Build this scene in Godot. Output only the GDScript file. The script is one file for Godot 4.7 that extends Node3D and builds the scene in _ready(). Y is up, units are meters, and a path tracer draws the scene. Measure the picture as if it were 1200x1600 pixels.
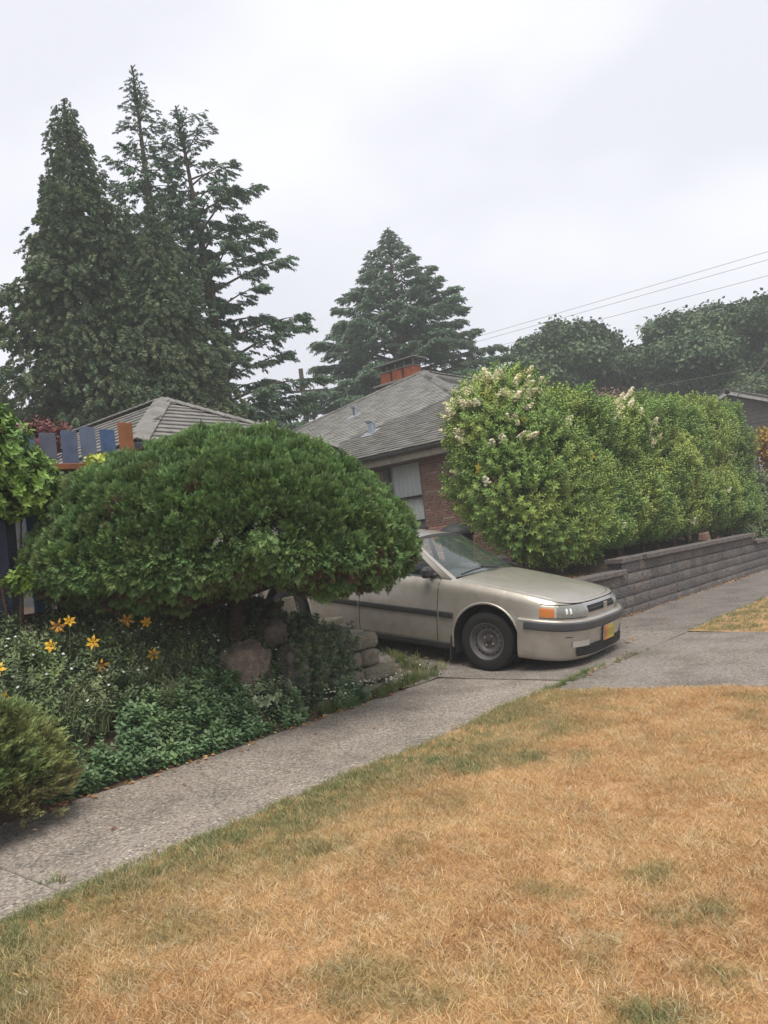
extends Node3D
# A quiet pavement beside a driveway. x runs along the pavement, -z towards the houses, y up; metres.

const EYE := Vector3(0, 1.36, 0)
var rng := RandomNumberGenerator.new()
var M := {}
var taken := {}
var wob := FastNoiseLite.new()
var FWD := Vector3(0.76038, 0.04934, -0.6476)
var RGT := Vector3(0.6484, -0.11493, 0.75257)


class MB:
	var v := PackedVector3Array()
	var n := PackedVector3Array()
	var c := PackedColorArray()
	var t := PackedVector2Array()
	var col := Color.WHITE
	var uvs := false

	# corners run anticlockwise seen from outside; Godot's front faces run clockwise, so they are turned here
	func tri(a: Vector3, b: Vector3, d: Vector3) -> void:
		var m := (b - a).cross(d - a).normalized()
		v.append(a); v.append(d); v.append(b)
		n.append(m); n.append(m); n.append(m)
		c.append(col); c.append(col); c.append(col)

	func trin(a: Vector3, b: Vector3, d: Vector3, na: Vector3, nb: Vector3, nd: Vector3) -> void:
		v.append(a); v.append(d); v.append(b)
		n.append(na); n.append(nd); n.append(nb)
		c.append(col); c.append(col); c.append(col)

	func quad(a: Vector3, b: Vector3, d: Vector3, e: Vector3) -> void:
		tri(a, b, d)
		tri(a, d, e)

	func out_tri(a: Vector3, b: Vector3, d: Vector3, from: Vector3) -> void:
		if (b - a).cross(d - a).dot((a + b + d) / 3.0 - from) < 0.0:
			tri(a, d, b)
		else:
			tri(a, b, d)

	func out_quad(a: Vector3, b: Vector3, d: Vector3, e: Vector3, from: Vector3) -> void:
		out_tri(a, b, d, from)
		out_tri(a, d, e, from)

	# a box with chamfered edges
	func box(x: Transform3D, s: Vector3, bev := 0.0) -> void:
		var h := s * 0.5
		var o := x.origin
		if bev <= 0.0:
			var p: Array[Vector3] = []
			for i in 8:
				p.append(x * Vector3(h.x if i & 1 else -h.x, h.y if i & 2 else -h.y, h.z if i & 4 else -h.z))
			for f in [[0, 1, 3, 2], [4, 5, 7, 6], [0, 1, 5, 4], [2, 3, 7, 6], [0, 2, 6, 4], [1, 3, 7, 5]]:
				out_quad(p[f[0]], p[f[1]], p[f[2]], p[f[3]], o)
			return
		var pt := func(axis: int, sx: int, sy: int, sz: int) -> Vector3:
			var k := Vector3(h.x - bev, h.y - bev, h.z - bev)
			k[axis] = h[axis]
			return x * Vector3(k.x * sx, k.y * sy, k.z * sz)
		for axis in 3:
			for s1 in [-1, 1]:
				var q := []
				for cc in [[-1, -1], [1, -1], [1, 1], [-1, 1]]:
					var g := [0, 0, 0]
					g[axis] = s1; g[(axis + 1) % 3] = cc[0]; g[(axis + 2) % 3] = cc[1]
					q.append(pt.call(axis, g[0], g[1], g[2]))
				out_quad(q[0], q[1], q[2], q[3], o)
		for axis in 3:
			var a2 := (axis + 1) % 3
			var a3 := (axis + 2) % 3
			for s2 in [-1, 1]:
				for s3 in [-1, 1]:
					var g1 := [0, 0, 0]
					var g2 := [0, 0, 0]
					g1[axis] = -1; g1[a2] = s2; g1[a3] = s3
					g2[axis] = 1; g2[a2] = s2; g2[a3] = s3
					out_quad(pt.call(a2, g1[0], g1[1], g1[2]), pt.call(a2, g2[0], g2[1], g2[2]), pt.call(a3, g2[0], g2[1], g2[2]), pt.call(a3, g1[0], g1[1], g1[2]), o)
		for i in 8:
			var g := [1 if i & 1 else -1, 1 if i & 2 else -1, 1 if i & 4 else -1]
			out_tri(pt.call(0, g[0], g[1], g[2]), pt.call(1, g[0], g[1], g[2]), pt.call(2, g[0], g[1], g[2]), o)

	# a smooth sheet through rows of points; the outside is where (next row) x (next column) points
	func grid(rows: Array, closed := false, skip = null) -> void:
		var nr := rows.size()
		var nc: int = rows[0].size()
		var nn: Array = []
		for i in nr:
			var l := PackedVector3Array()
			l.resize(nc)
			nn.append(l)
		var m := nc if closed else nc - 1
		for i in nr - 1:
			for j in m:
				var k := (j + 1) % nc
				var f: Vector3 = (rows[i + 1][k] - rows[i][j]).cross(rows[i][k] - rows[i + 1][j])
				nn[i][j] += f; nn[i + 1][j] += f; nn[i + 1][k] += f; nn[i][k] += f
		for i in nr:
			for j in nc:
				nn[i][j] = nn[i][j].normalized()
		for i in nr - 1:
			for j in m:
				var k := (j + 1) % nc
				if skip != null and skip.call(i, j):
					continue
				var q := [rows[i][j], rows[i + 1][j], rows[i + 1][k], rows[i][k]]
				trin(q[0], q[1], q[2], nn[i][j], nn[i + 1][j], nn[i + 1][k])
				trin(q[0], q[2], q[3], nn[i][j], nn[i + 1][k], nn[i][k])
				if uvs:
					var u := [Vector2(float(j) / m, float(i) / (nr - 1)), Vector2(float(j) / m, float(i + 1) / (nr - 1)), Vector2(float(j + 1) / m, float(i + 1) / (nr - 1)), Vector2(float(j + 1) / m, float(i) / (nr - 1))]
					t.append(u[0]); t.append(u[2]); t.append(u[1]); t.append(u[0]); t.append(u[3]); t.append(u[2])

	func tube(path: Array, r: Array, sides := 6, cap := true) -> void:
		var rows := []
		var side := Vector3.ZERO
		for i in path.size():
			var a: Vector3 = path[maxi(i - 1, 0)]
			var b: Vector3 = path[mini(i + 1, path.size() - 1)]
			var d := (b - a).normalized()
			if side == Vector3.ZERO:
				side = d.cross(Vector3(0.31, 0.2, 0.93) if absf(d.y) > 0.8 else Vector3.UP).normalized()
			side = (side - d * side.dot(d)).normalized()
			var up := d.cross(side)
			var row := PackedVector3Array()
			for k in sides:
				var g := TAU * k / sides
				row.append(path[i] + (side * cos(g) - up * sin(g)) * float(r[mini(i, r.size() - 1)]))
			rows.append(row)
		grid(rows, true)
		if cap:
			for e in [0, path.size() - 1]:
				var mid: Vector3 = path[e]
				for k in sides:
					out_tri(mid, rows[e][k], rows[e][(k + 1) % sides], path[1] if e == 0 else path[e - 1])

	# turned about the transform's y axis; profile of (radius, height), from the bottom up on the outside
	func lathe(x: Transform3D, prof: Array, sides := 24) -> void:
		var rows := []
		for p in prof:
			var row := PackedVector3Array()
			for k in sides:
				var g := TAU * k / sides
				row.append(x * Vector3(cos(g) * p.x, p.y, -sin(g) * p.x))
			rows.append(row)
		var turned := []
		for r in range(rows.size() - 1, -1, -1):
			turned.append(rows[r])
		grid(turned, true)

	func mesh() -> ArrayMesh:
		var a := []
		a.resize(Mesh.ARRAY_MAX)
		a[Mesh.ARRAY_VERTEX] = v
		a[Mesh.ARRAY_NORMAL] = n
		a[Mesh.ARRAY_COLOR] = c
		if uvs and t.size() == v.size():
			a[Mesh.ARRAY_TEX_UV] = t
		var m := ArrayMesh.new()
		m.add_surface_from_arrays(Mesh.PRIMITIVE_TRIANGLES, a)
		return m


func rf(a: float, b: float) -> float:
	return rng.randf_range(a, b)


func lin(r: float, g: float, b: float) -> Color:
	return Color(r, g, b).linear_to_srgb()


func jit(c: Color, by: float) -> Color:
	var k := 1.0 + rf(-by, by)
	return Color(c.r * k * (1.0 + rf(-by, by) * 0.35), c.g * k, c.b * k * (1.0 + rf(-by, by) * 0.35))


func at(p: Vector3) -> Transform3D:
	return Transform3D(Basis(), p)


func numbered(called: String) -> String:
	if not taken.has(called):
		taken[called] = 0
		return called
	taken[called] += 1
	return "%s_%03d" % [called, taken[called]]


func tag(o: Node, label: String, category: String, group := "") -> Node:
	o.set_meta("label", label)
	o.set_meta("category", category)
	if group:
		o.set_meta("group", group)
	return o


func thing(called: String, label: String, category: String, where := Vector3.ZERO, group := "") -> Node3D:
	var o := Node3D.new()
	o.name = numbered(called)
	add_child(o)
	o.position = where
	tag(o, label, category, group)
	return o


# one named mesh; a repeat under the same parent takes the next number
func obj(called: String, m: Mesh, mat: Material, parent: Node = null, x := Transform3D()) -> MeshInstance3D:
	var o := MeshInstance3D.new()
	o.mesh = m
	o.material_override = mat
	o.transform = x
	if parent == null:
		o.name = numbered(called)
		add_child(o)
	else:
		var key := str(parent.get_instance_id()) + called
		taken[key] = taken.get(key, -1) + 1
		o.name = called if taken[key] == 0 else "%s_%03d" % [called, taken[key]]
		parent.add_child(o, true)
	return o


func struct(called: String, m: Mesh, mat: Material) -> MeshInstance3D:
	var o := obj(called, m, mat)
	o.set_meta("kind", "structure")
	return o


func scatter(called: String, m: Mesh, mat: Material, xf: Array, cols: PackedColorArray, parent: Node = null, stuff := true) -> MultiMeshInstance3D:
	var mm := MultiMesh.new()
	mm.transform_format = MultiMesh.TRANSFORM_3D
	mm.use_colors = true
	mm.mesh = m
	mm.instance_count = xf.size()
	for i in xf.size():
		mm.set_instance_transform(i, xf[i])
		mm.set_instance_color(i, cols[i])
	var o := MultiMeshInstance3D.new()
	o.multimesh = mm
	o.material_override = mat
	if stuff:
		o.set_meta("kind", "stuff")
	if parent == null:
		o.name = numbered(called)
		add_child(o)
	else:
		var key := str(parent.get_instance_id()) + called
		taken[key] = taken.get(key, -1) + 1
		o.name = called if taken[key] == 0 else "%s_%03d" % [called, taken[key]]
		parent.add_child(o, true)
	return o


# alike pieces: the ones that show largest become parts of their own, the others one part
func pieces(called: String, rest: String, meshes: Array, mats: Array, tints: Array, xf: Array, parent: Node3D, shown, most := 290) -> void:
	var order := []
	for i in xf.size():
		var p: Vector3 = parent.position + xf[i].origin
		var d := p - EYE
		var deep := d.dot(FWD)
		var rank := d.length()
		if deep < 0.3 or absf(d.dot(RGT) / deep) > 0.52:
			rank += 500.0
		if shown != null and not shown.call(p):
			rank += 200.0
		order.append([rank, i])
	order.sort_custom(func(a, b): return a[0] < b[0])
	var far := []
	var cols := PackedColorArray()
	for k in order.size():
		var i: int = order[k][1]
		if k < most and order[k][0] < 500.0:
			obj(called, meshes[i % meshes.size()], mats[(i * 7 + i / 5) % mats.size()], parent, xf[i])
		else:
			far.append(xf[i])
			cols.append(tints[(i * 7 + i / 5) % tints.size()])
	if far.size():
		scatter(rest, meshes[0], M.tint, far, cols, parent)


func basis_to(dir: Vector3, roll := 0.0) -> Basis:   # y axis along dir
	var y := dir.normalized()
	var x := y.cross(Vector3(0.3, 0.1, 0.9)).normalized()
	if x.length() < 0.5:
		x = Vector3.RIGHT
	var z := x.cross(y)
	return Basis(x, y, z).rotated(y, roll) if roll != 0.0 else Basis(x, y, z)


func noise_tex(size: int, freq: float, kind: int, cols: Array, sd: int, oct := 4) -> NoiseTexture2D:
	var f := FastNoiseLite.new()
	f.noise_type = kind as FastNoiseLite.NoiseType
	f.frequency = freq
	f.seed = sd
	f.fractal_octaves = oct
	if kind == FastNoiseLite.TYPE_CELLULAR:
		f.cellular_return_type = FastNoiseLite.RETURN_CELL_VALUE
		f.fractal_type = FastNoiseLite.FRACTAL_NONE
	var t := NoiseTexture2D.new()
	t.width = size
	t.height = size
	t.seamless = true
	t.noise = f
	if cols.size():
		var g := Gradient.new()
		var off := PackedFloat32Array()
		var cc := PackedColorArray()
		for i in cols.size():
			off.append(cols[i][0])
			cc.append(cols[i][1])
		g.offsets = off
		g.colors = cc
		t.color_ramp = g
	return t


func mat(rough: float, c := Color.WHITE, metal := 0.0) -> StandardMaterial3D:
	var m := StandardMaterial3D.new()
	m.albedo_color = c
	m.roughness = rough
	m.metallic = metal
	return m


# a colour texture laid in world space, with broad mottling over it and fine relief
func ground_mat(rough: float, tex: Texture2D, per_m: float, broad: Texture2D, broad_per_m: float, bump := 0.0, bump_tex: Texture2D = null) -> StandardMaterial3D:
	var m := mat(rough)
	m.albedo_texture = tex
	m.uv1_triplanar = true
	m.uv1_world_triplanar = true
	m.uv1_scale = Vector3.ONE * per_m
	if broad:
		m.detail_enabled = true
		m.detail_albedo = broad
		m.detail_blend_mode = BaseMaterial3D.BLEND_MODE_MUL
		m.detail_uv_layer = BaseMaterial3D.DETAIL_UV_2
		m.uv2_triplanar = true
		m.uv2_world_triplanar = true
		m.uv2_scale = Vector3.ONE * broad_per_m
	if bump > 0.0:
		m.heightmap_enabled = true
		m.heightmap_texture = bump_tex if bump_tex else tex
		m.heightmap_scale = bump
	return m


func leafy(rough: float, glow: float) -> StandardMaterial3D:
	var m := mat(rough)
	m.vertex_color_use_as_albedo = true
	if glow > 0.0:
		m.backlight_enabled = true
		m.backlight = Color(glow, glow, glow)
	return m


func make_materials() -> void:
	var S := FastNoiseLite.TYPE_SIMPLEX_SMOOTH
	var CE := FastNoiseLite.TYPE_CELLULAR
	var mott := noise_tex(512, 0.012, S, [[0.0, Color(0.80, 0.80, 0.80)], [0.5, Color(0.96, 0.95, 0.94)], [1.0, Color(1, 1, 1)]], 5, 5)
	var blotch := noise_tex(512, 0.009, S, [[0.0, Color(0.80, 0.79, 0.77)], [0.4, Color(0.93, 0.925, 0.91)], [0.6, Color(0.98, 0.975, 0.965)], [1.0, Color(1, 1, 1)]], 15, 6)
	var stones := noise_tex(1024, 0.085, CE, [[0.0, Color(0.40, 0.375, 0.35)], [0.25, Color(0.53, 0.50, 0.47)], [0.55, Color(0.605, 0.575, 0.545)], [0.8, Color(0.68, 0.65, 0.615)], [0.93, Color(0.48, 0.44, 0.41)], [1.0, Color(0.82, 0.80, 0.76)]], 11)
	var tarstones := noise_tex(1024, 0.09, CE, [[0.0, Color(0.39, 0.37, 0.355)], [0.4, Color(0.52, 0.495, 0.475)], [0.75, Color(0.59, 0.565, 0.545)], [0.9, Color(0.46, 0.435, 0.415)], [1.0, Color(0.70, 0.68, 0.65)]], 12)
	var darkstones := noise_tex(1024, 0.09, CE, [[0.0, Color(0.36, 0.34, 0.33)], [0.5, Color(0.47, 0.45, 0.435)], [0.85, Color(0.53, 0.505, 0.49)], [1.0, Color(0.60, 0.58, 0.56)]], 13)
	var soil := noise_tex(512, 0.05, S, [[0.0, Color(0.20, 0.16, 0.13)], [0.5, Color(0.33, 0.27, 0.22)], [1.0, Color(0.46, 0.40, 0.33)]], 14, 6)
	var thatch := noise_tex(512, 0.07, S, [[0.0, Color(0.52, 0.41, 0.29)], [0.5, Color(0.70, 0.56, 0.40)], [1.0, Color(0.82, 0.69, 0.51)]], 16, 6)
	var grain := noise_tex(512, 0.06, S, [[0.0, Color(0.55, 0.55, 0.55)], [0.45, Color(0.85, 0.85, 0.85)], [1.0, Color(1, 1, 1)]], 17, 6)
	var rock := noise_tex(512, 0.02, S, [[0.0, Color(0.38, 0.365, 0.35)], [0.4, Color(0.53, 0.51, 0.485)], [0.7, Color(0.62, 0.595, 0.565)], [1.0, Color(0.72, 0.70, 0.66)]], 18, 7)
	var splitface := noise_tex(512, 0.04, S, [[0.0, Color(0.28, 0.27, 0.265)], [0.35, Color(0.46, 0.445, 0.44)], [0.6, Color(0.58, 0.565, 0.56)], [1.0, Color(0.74, 0.725, 0.71)]], 19, 7)
	M.concrete = ground_mat(0.95, stones, 0.9, mott, 0.23, 0.25)
	M.asphalt = ground_mat(0.95, tarstones, 0.8, blotch, 0.31, 0.25)
	M.dark_asphalt = ground_mat(0.95, darkstones, 0.8, mott, 0.27, 0.25)
	M.soil = ground_mat(1.0, soil, 0.9, mott, 0.2, 0.8)
	M.thatch = ground_mat(1.0, thatch, 1.3, mott, 0.35, 0.6)
	M.rock = []
	for k in [Color(0.92, 0.90, 0.87), Color(1.0, 0.93, 0.88), Color(0.80, 0.78, 0.77)]:
		var m := ground_mat(0.95, rock, 1.2, grain, 1.9, 1.6)
		m.albedo_color = k
		M.rock.append(m)
	M.block = []
	for k in [Color(0.92, 0.90, 0.89), Color(0.86, 0.84, 0.84), Color(1.0, 0.98, 0.96), Color(0.95, 0.90, 0.89), Color(0.88, 0.88, 0.90)]:
		var m := ground_mat(0.95, splitface, 1.6, grain, 2.6, 2.2)
		m.albedo_color = k
		M.block.append(m)
	var pale := noise_tex(512, 0.03, S, [[0.0, Color(0.44, 0.43, 0.39)], [0.4, Color(0.60, 0.585, 0.54)], [0.7, Color(0.68, 0.665, 0.62)], [1.0, Color(0.76, 0.75, 0.71)]], 23, 7)
	M.block_cap = ground_mat(0.95, splitface, 1.3, mott, 0.6, 0.5)
	M.block_cap.albedo_color = Color(0.80, 0.78, 0.78)
	M.old_concrete = ground_mat(0.95, pale, 2.0, mott, 0.5, 0.6)
	M.old_concrete.albedo_color = Color(1.0, 0.99, 0.94)
	M.old_concrete.albedo_color = Color(0.80, 0.79, 0.75)
	M.tint = leafy(0.92, 0.0)
	M.leaf = leafy(0.5, 0.25)
	M.needle = leafy(0.75, 0.12)
	M.straw = leafy(0.8, 0.2)
	M.petal = leafy(0.6, 0.35)
	M.bark = ground_mat(1.0, noise_tex(256, 0.05, S, [[0.0, Color(0.22, 0.18, 0.15)], [0.5, Color(0.36, 0.30, 0.26)], [1.0, Color(0.48, 0.42, 0.36)]], 21, 5), 2.5, null, 1.0, 2.0)
	M.grain = grain
	M.mott = mott
	M.white_paint = mat(0.55, lin(0.72, 0.72, 0.72))
	M.wire = mat(0.6, lin(0.10, 0.10, 0.105))
	M.pale_wire = mat(0.6, lin(0.35, 0.35, 0.36))
	M.mortar = mat(0.95, lin(0.52, 0.42, 0.35))
	M.glass = mat(0.03, Color(0.10, 0.13, 0.12, 0.06))
	M.glass.transparency = BaseMaterial3D.TRANSPARENCY_ALPHA
	M.car_glass = mat(0.04, Color(0.42, 0.50, 0.47, 0.24))
	M.car_glass.transparency = BaseMaterial3D.TRANSPARENCY_ALPHA
	M.metal = mat(0.38, lin(0.42, 0.46, 0.52), 0.7)


func tinted(c: Color, rough := 0.85, per_m := 2.0, bump := 0.0) -> StandardMaterial3D:
	var m := ground_mat(rough, M.grain, per_m, M.mott, 0.7, bump)
	m.albedo_color = c
	return m


func set_stage() -> void:
	var cam := Camera3D.new()
	cam.name = "camera"
	cam.fov = 66.084
	cam.near = 0.05
	cam.far = 2500.0
	cam.transform = Transform3D(Basis(RGT, Vector3(0.0373, 0.99215, 0.11939), -FWD), EYE).orthonormalized()
	add_child(cam)
	cam.current = true
	var env := Environment.new()
	env.background_mode = Environment.BG_SKY
	var sky := ProceduralSkyMaterial.new()
	sky.sky_top_color = Color(0.905, 0.91, 0.945)
	sky.sky_horizon_color = Color(0.885, 0.893, 0.935)
	sky.sky_curve = 0.18
	sky.ground_bottom_color = Color(0.42, 0.40, 0.37)
	sky.ground_horizon_color = Color(0.62, 0.62, 0.62)
	sky.sky_cover = noise_tex(1024, 0.006, FastNoiseLite.TYPE_SIMPLEX_SMOOTH, [[0.0, Color(1, 1, 1, 0.0)], [0.35, Color(1, 1, 1, 0.02)], [0.7, Color(1, 0.99, 0.97, 0.22)], [1.0, Color(1, 1, 0.98, 0.34)]], 31, 5)
	sky.sky_cover_modulate = Color(1, 1, 1, 0.6)
	sky.sun_angle_max = 1.0
	env.sky = Sky.new()
	env.sky.sky_material = sky
	env.background_energy_multiplier = 0.525
	env.tonemap_mode = Environment.TONE_MAPPER_LINEAR
	env.tonemap_exposure = 2.15
	env.sdfgi_enabled = true
	env.ssao_enabled = true
	env.ssil_enabled = true
	env.fog_enabled = true
	env.fog_density = 0.0034
	env.fog_light_color = Color(0.93, 0.955, 0.96)
	var we := WorldEnvironment.new()
	we.name = "world_environment"
	we.environment = env
	add_child(we)
	var sun := DirectionalLight3D.new()
	sun.name = "overcast_sun"
	sun.light_color = Color(1.0, 0.97, 0.93)
	sun.light_energy = 0.5
	sun.light_angular_distance = 40.0
	sun.shadow_enabled = true
	sun.look_at_from_position(Vector3(-3, 10, 3), Vector3.ZERO)
	add_child(sun)
	wob.seed = 77
	wob.frequency = 0.35
	wob.fractal_octaves = 4


# height of the ground: street side and pavement flat, bank on the left, driveway ramp, planter behind the block wall
func gh(x: float, z: float) -> float:
	var t := -(z + 5.05)
	if t <= 0.0:
		if z > -4.627 or x < 6.0 or x > 9.45:
			return 0.0
	var back := 1.0 + clampf((-z - 9.0) * 0.012, 0.0, 1.6)
	var ramp := minf(maxf(0.0, -0.161 * (z + 4.627)), 0.82)
	ramp = lerpf(minf(maxf(0.0, -0.21 * (z + 5.06)), ramp), ramp, smoothstep(6.42, 6.62, x))
	if z < -9.7:
		ramp = lerpf(0.82, back, clampf((-9.7 - z) / 2.0, 0.0, 1.0))
	var start := lerpf(0.0, 0.42, smoothstep(4.5, 5.1, x))
	var steep := lerpf(1.25, 0.55, smoothstep(4.3, 5.2, x))
	var k := clampf((t - start) / steep, 0.0, 1.0)
	var bank := 0.94 * (k * 1.25 - 0.25 * k * k) / 1.0 + clampf((t - 1.2) * 0.03, 0.0, 0.12)
	if x > 5.0:
		bank = minf(bank, lerpf(0.94, maxf(ramp + 0.1, 0.58), smoothstep(5.0, 5.8, x)))
	bank = maxf(bank, 0.0)
	if z < -9.0:
		bank = lerpf(bank, back, clampf((-9.0 - z) / 2.0, 0.0, 1.0))
	var right := 0.0
	if t > 0.25:
		var top := 0.62 if x < 11.5 else 0.74
		right = lerpf(top, back, smoothstep(-5.8, -8.5, z)) if t > 0.3 else top * (t - 0.25) / 0.05
		if x > 18.6:
			right = lerpf(right, minf(t * 0.22, back), smoothstep(18.6, 19.4, x))
	if x < 5.9:
		return bank
	if x < 6.05:
		return lerpf(bank, ramp, (x - 5.9) / 0.15)
	if x < 9.5:
		return ramp
	if x < 9.8:
		return lerpf(ramp, right, (x - 9.5) / 0.3)
	return right


func sheet(x0: float, x1: float, z0: float, z1: float, y: float, nx := 1, nz := 1, follow := false) -> ArrayMesh:
	var b := MB.new()
	var rows := []
	for i in nz + 1:
		var row := PackedVector3Array()
		var z := lerpf(z0, z1, float(i) / nz)
		for j in nx + 1:
			var x := lerpf(x0, x1, float(j) / nx)
			row.append(Vector3(x, y + (gh(x, z) if follow else 0.0), z))
		rows.append(row)
	b.grid(rows)
	return b.mesh()


func make_ground() -> void:
	var xs := []
	var zs := []
	for e in [-350.0, -150.0, -60.0, -25.0, -12.0, -6.0, -3.0]:
		xs.append(e)
	var x := -1.0
	while x < 22.0:
		xs.append(x)
		x += 0.15 if x < 7.0 or (x > 9.2 and x < 10.2) else 0.4
	for e in [24.0, 28.0, 34.0, 45.0, 60.0, 90.0, 160.0, 350.0]:
		xs.append(e)
	for e in [-350.0, -160.0, -90.0, -60.0, -45.0, -35.0, -28.0, -22.0, -18.0, -15.0, -13.0]:
		zs.append(e)
	var z := -12.0
	while z < -4.2:
		zs.append(z)
		z += 0.12 if z > -7.5 else 0.3
	for e in [-4.0, -3.5, 0.0, 3.0, 8.0, 20.0, 60.0, 150.0, 350.0]:
		zs.append(e)
	var b := MB.new()
	var rows := []
	for zz in zs:
		var row := PackedVector3Array()
		for xx in xs:
			var flat: bool = zz > -4.9 or (xx > 5.95 and xx < 9.5 and zz > -9.0)
			row.append(Vector3(xx, gh(xx, zz) - (0.06 if flat else 0.0) + (0.03 * wob.get_noise_2d(xx * 9.0, zz * 9.0) if not flat else 0.0), zz))
		rows.append(row)
	b.grid(rows)
	struct("ground", b.mesh(), M.soil)
	# pavement slabs with open joints
	var walk := Node3D.new()
	walk.name = "pavement"
	walk.set_meta("kind", "structure")
	add_child(walk)
	var k := -6
	while k < 4:
		var x0 := 1.70 + k * 1.75
		var s := MB.new()
		var tilt := Basis(Vector3(0, 0, 1), rf(-0.0015, 0.0015)) * Basis(Vector3(1, 0, 0), rf(-0.0015, 0.0015))
		var wide := 1.742 if k < 3 else 2.35
		s.box(Transform3D(tilt, Vector3.ZERO), Vector3(wide, 0.1, 1.53), 0.006)
		obj("slab", s.mesh(), M.concrete, walk, at(Vector3(x0 + wide * 0.5 + 0.004, -0.05 + rf(-0.0015, 0.0015), -4.275)))
		k += 1
	# driveway: from the apron across the pavement line, then up the ramp
	var d := MB.new()
	rows = []
	for run in [[-12.5, -5.03, 5.98, 50], [-5.03, -3.49, 6.46, 16]]:
		rows = []
		for i in run[3]:
			var zz := lerpf(run[0], run[1], i / (run[3] - 1.0))
			var row := PackedVector3Array()
			for j in 30:
				var xx := lerpf(run[2], 9.48, j / 29.0)
				row.append(Vector3(xx, gh(xx, zz) + 0.006 + 0.004 * wob.get_noise_2d(xx * 3.0, zz * 3.0), zz))
			rows.append(row)
		d.grid(rows)
	struct("driveway", d.mesh(), M.asphalt)
	var ap := MB.new()
	rows = []
	for i in 20:
		var zz := lerpf(-3.491, 3.0, i / 19.0)
		var flare := clampf((zz + 3.4) / 3.2, 0.0, 1.0)
		var row := PackedVector3Array()
		for j in 9:
			var xx := lerpf(6.0 + 0.55 * flare, 9.35 - 0.5 * flare, j / 8.0)
			row.append(Vector3(xx, 0.002 + 0.004 * wob.get_noise_2d(xx * 2.0, zz * 2.0), zz))
		rows.append(row)
	ap.grid(rows)
	struct("driveway_apron", ap.mesh(), M.asphalt)
	struct("far_pavement", sheet(9.5, 60.0, -5.02, -3.5, 0.0, 40, 4), M.dark_asphalt)
	struct("street", sheet(-200.0, 200.0, 3.0, 12.0, -0.03, 4, 2), M.dark_asphalt)
	# the lawns' turf, a little above the pavement
	for e in [["lawn", -12.0, 6.0, 0], ["far_lawn", 9.36, 60.0, 1]]:
		var l := MB.new()
		rows = []
		for i in 28:
			var zz := lerpf(-3.5, 3.0, i / 27.0)
			var flare := clampf((zz + 3.4) / 3.2, 0.0, 1.0)
			var row := PackedVector3Array()
			for j in 60:
				var u := j / 59.0
				var xx := lerpf(e[1], e[2] + 0.55 * flare, 1.0 - pow(1.0 - u, 1.6)) if e[3] == 0 else lerpf(e[1] - 0.5 * flare, e[2], pow(u, 2.0))
				row.append(Vector3(xx, 0.012 + 0.03 * wob.get_noise_2d(xx * 1.5, zz * 1.5) * (1.0 if i > 0 else 0.0), zz))
			rows.append(row)
		l.grid(rows)
		struct(e[0], l.mesh(), M.thatch)


# ---- the parked sedan; x forward, y up, z to its right; wheels stand on y = 0 ----
const ARCH := 0.385
var ring: Array = []     # outline of the body seen from above: [x, z, outward x, outward z]


func car_outline() -> void:
	var pts := []
	for i in 25:    # rear right corner, from the middle of the tail
		var g := PI * 0.5 * (1.0 - i / 24.0)
		pts.append(Vector2(-1.62 - 0.72 * pow(sin(g), 0.5), 0.842 * pow(maxf(cos(g), 0.0), 0.8)))
	var x := -1.6
	while x < 1.54:
		pts.append(Vector2(x, 0.842 + 0.012 * cos(x * 0.9)))
		x += 0.028
	for i in 33:
		var g := PI * 0.5 * i / 32.0
		pts.append(Vector2(1.55 + 0.74 * pow(sin(g), 0.46), 0.8425 * pow(maxf(cos(g), 0.0), 0.58)))
	var m := pts.size()
	for i in range(m - 2, 0, -1):
		pts.append(Vector2(pts[i].x, -pts[i].y))
	for i in pts.size():
		var d: Vector2 = (pts[(i + 1) % pts.size()] - pts[(i - 1 + pts.size()) % pts.size()]).normalized()
		ring.append([pts[i].x, pts[i].y, -d.y, d.x])
	# the outline runs tail, right side, nose, left side: outward is to the right of that way


func shoulder(x: float) -> float:
	if x > 0.9:
		var t := (x - 0.9) / 1.4
		return 0.895 - 0.085 * t - 0.075 * t * t
	if x < -1.6:
		return 0.915 - 0.03 * (-1.6 - x)
	return 0.895 + 0.02 * clampf((0.9 - x) / 2.5, 0.0, 1.0)


func crown(x: float) -> float:    # height along the middle of hood and trunk
	if x > 0.9:
		var t := (x - 0.9) / 1.4
		return 0.965 - 0.075 * t - 0.115 * t * t
	return 0.985 - 0.05 * clampf((-1.5 - x) / 0.85, 0.0, 1.0)


func inset(v: float) -> float:    # how far the side stands in from the outline, from sill to shoulder
	if v < 0.2:
		return lerpf(0.045, 0.012, v / 0.2)
	if v < 0.5:
		return lerpf(0.012, 0.0, (v - 0.2) / 0.3)
	if v < 0.82:
		return lerpf(0.0, 0.014, (v - 0.5) / 0.32)
	var t := (v - 0.82) / 0.18
	return 0.014 + 0.052 * t * t


func skin(k: int, y: float, off := 0.0) -> Vector3:
	var r: Array = ring[posmod(k, ring.size())]
	var top := shoulder(r[0])
	var v := clampf((y - 0.19) / (top - 0.19), 0.0, 1.0)
	var d := off - inset(v)
	return Vector3(r[0] + r[2] * d, y, r[1] + r[3] * d)


func ring_at(x: float, right: bool, nose := true) -> int:   # outline point nearest that x on one side
	var best := 0
	var far := 99.0
	for k in ring.size():
		if (ring[k][1] >= 0.0) == right and absf(ring[k][0] - x) < far:
			far = absf(ring[k][0] - x)
			best = k
	return best


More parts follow.
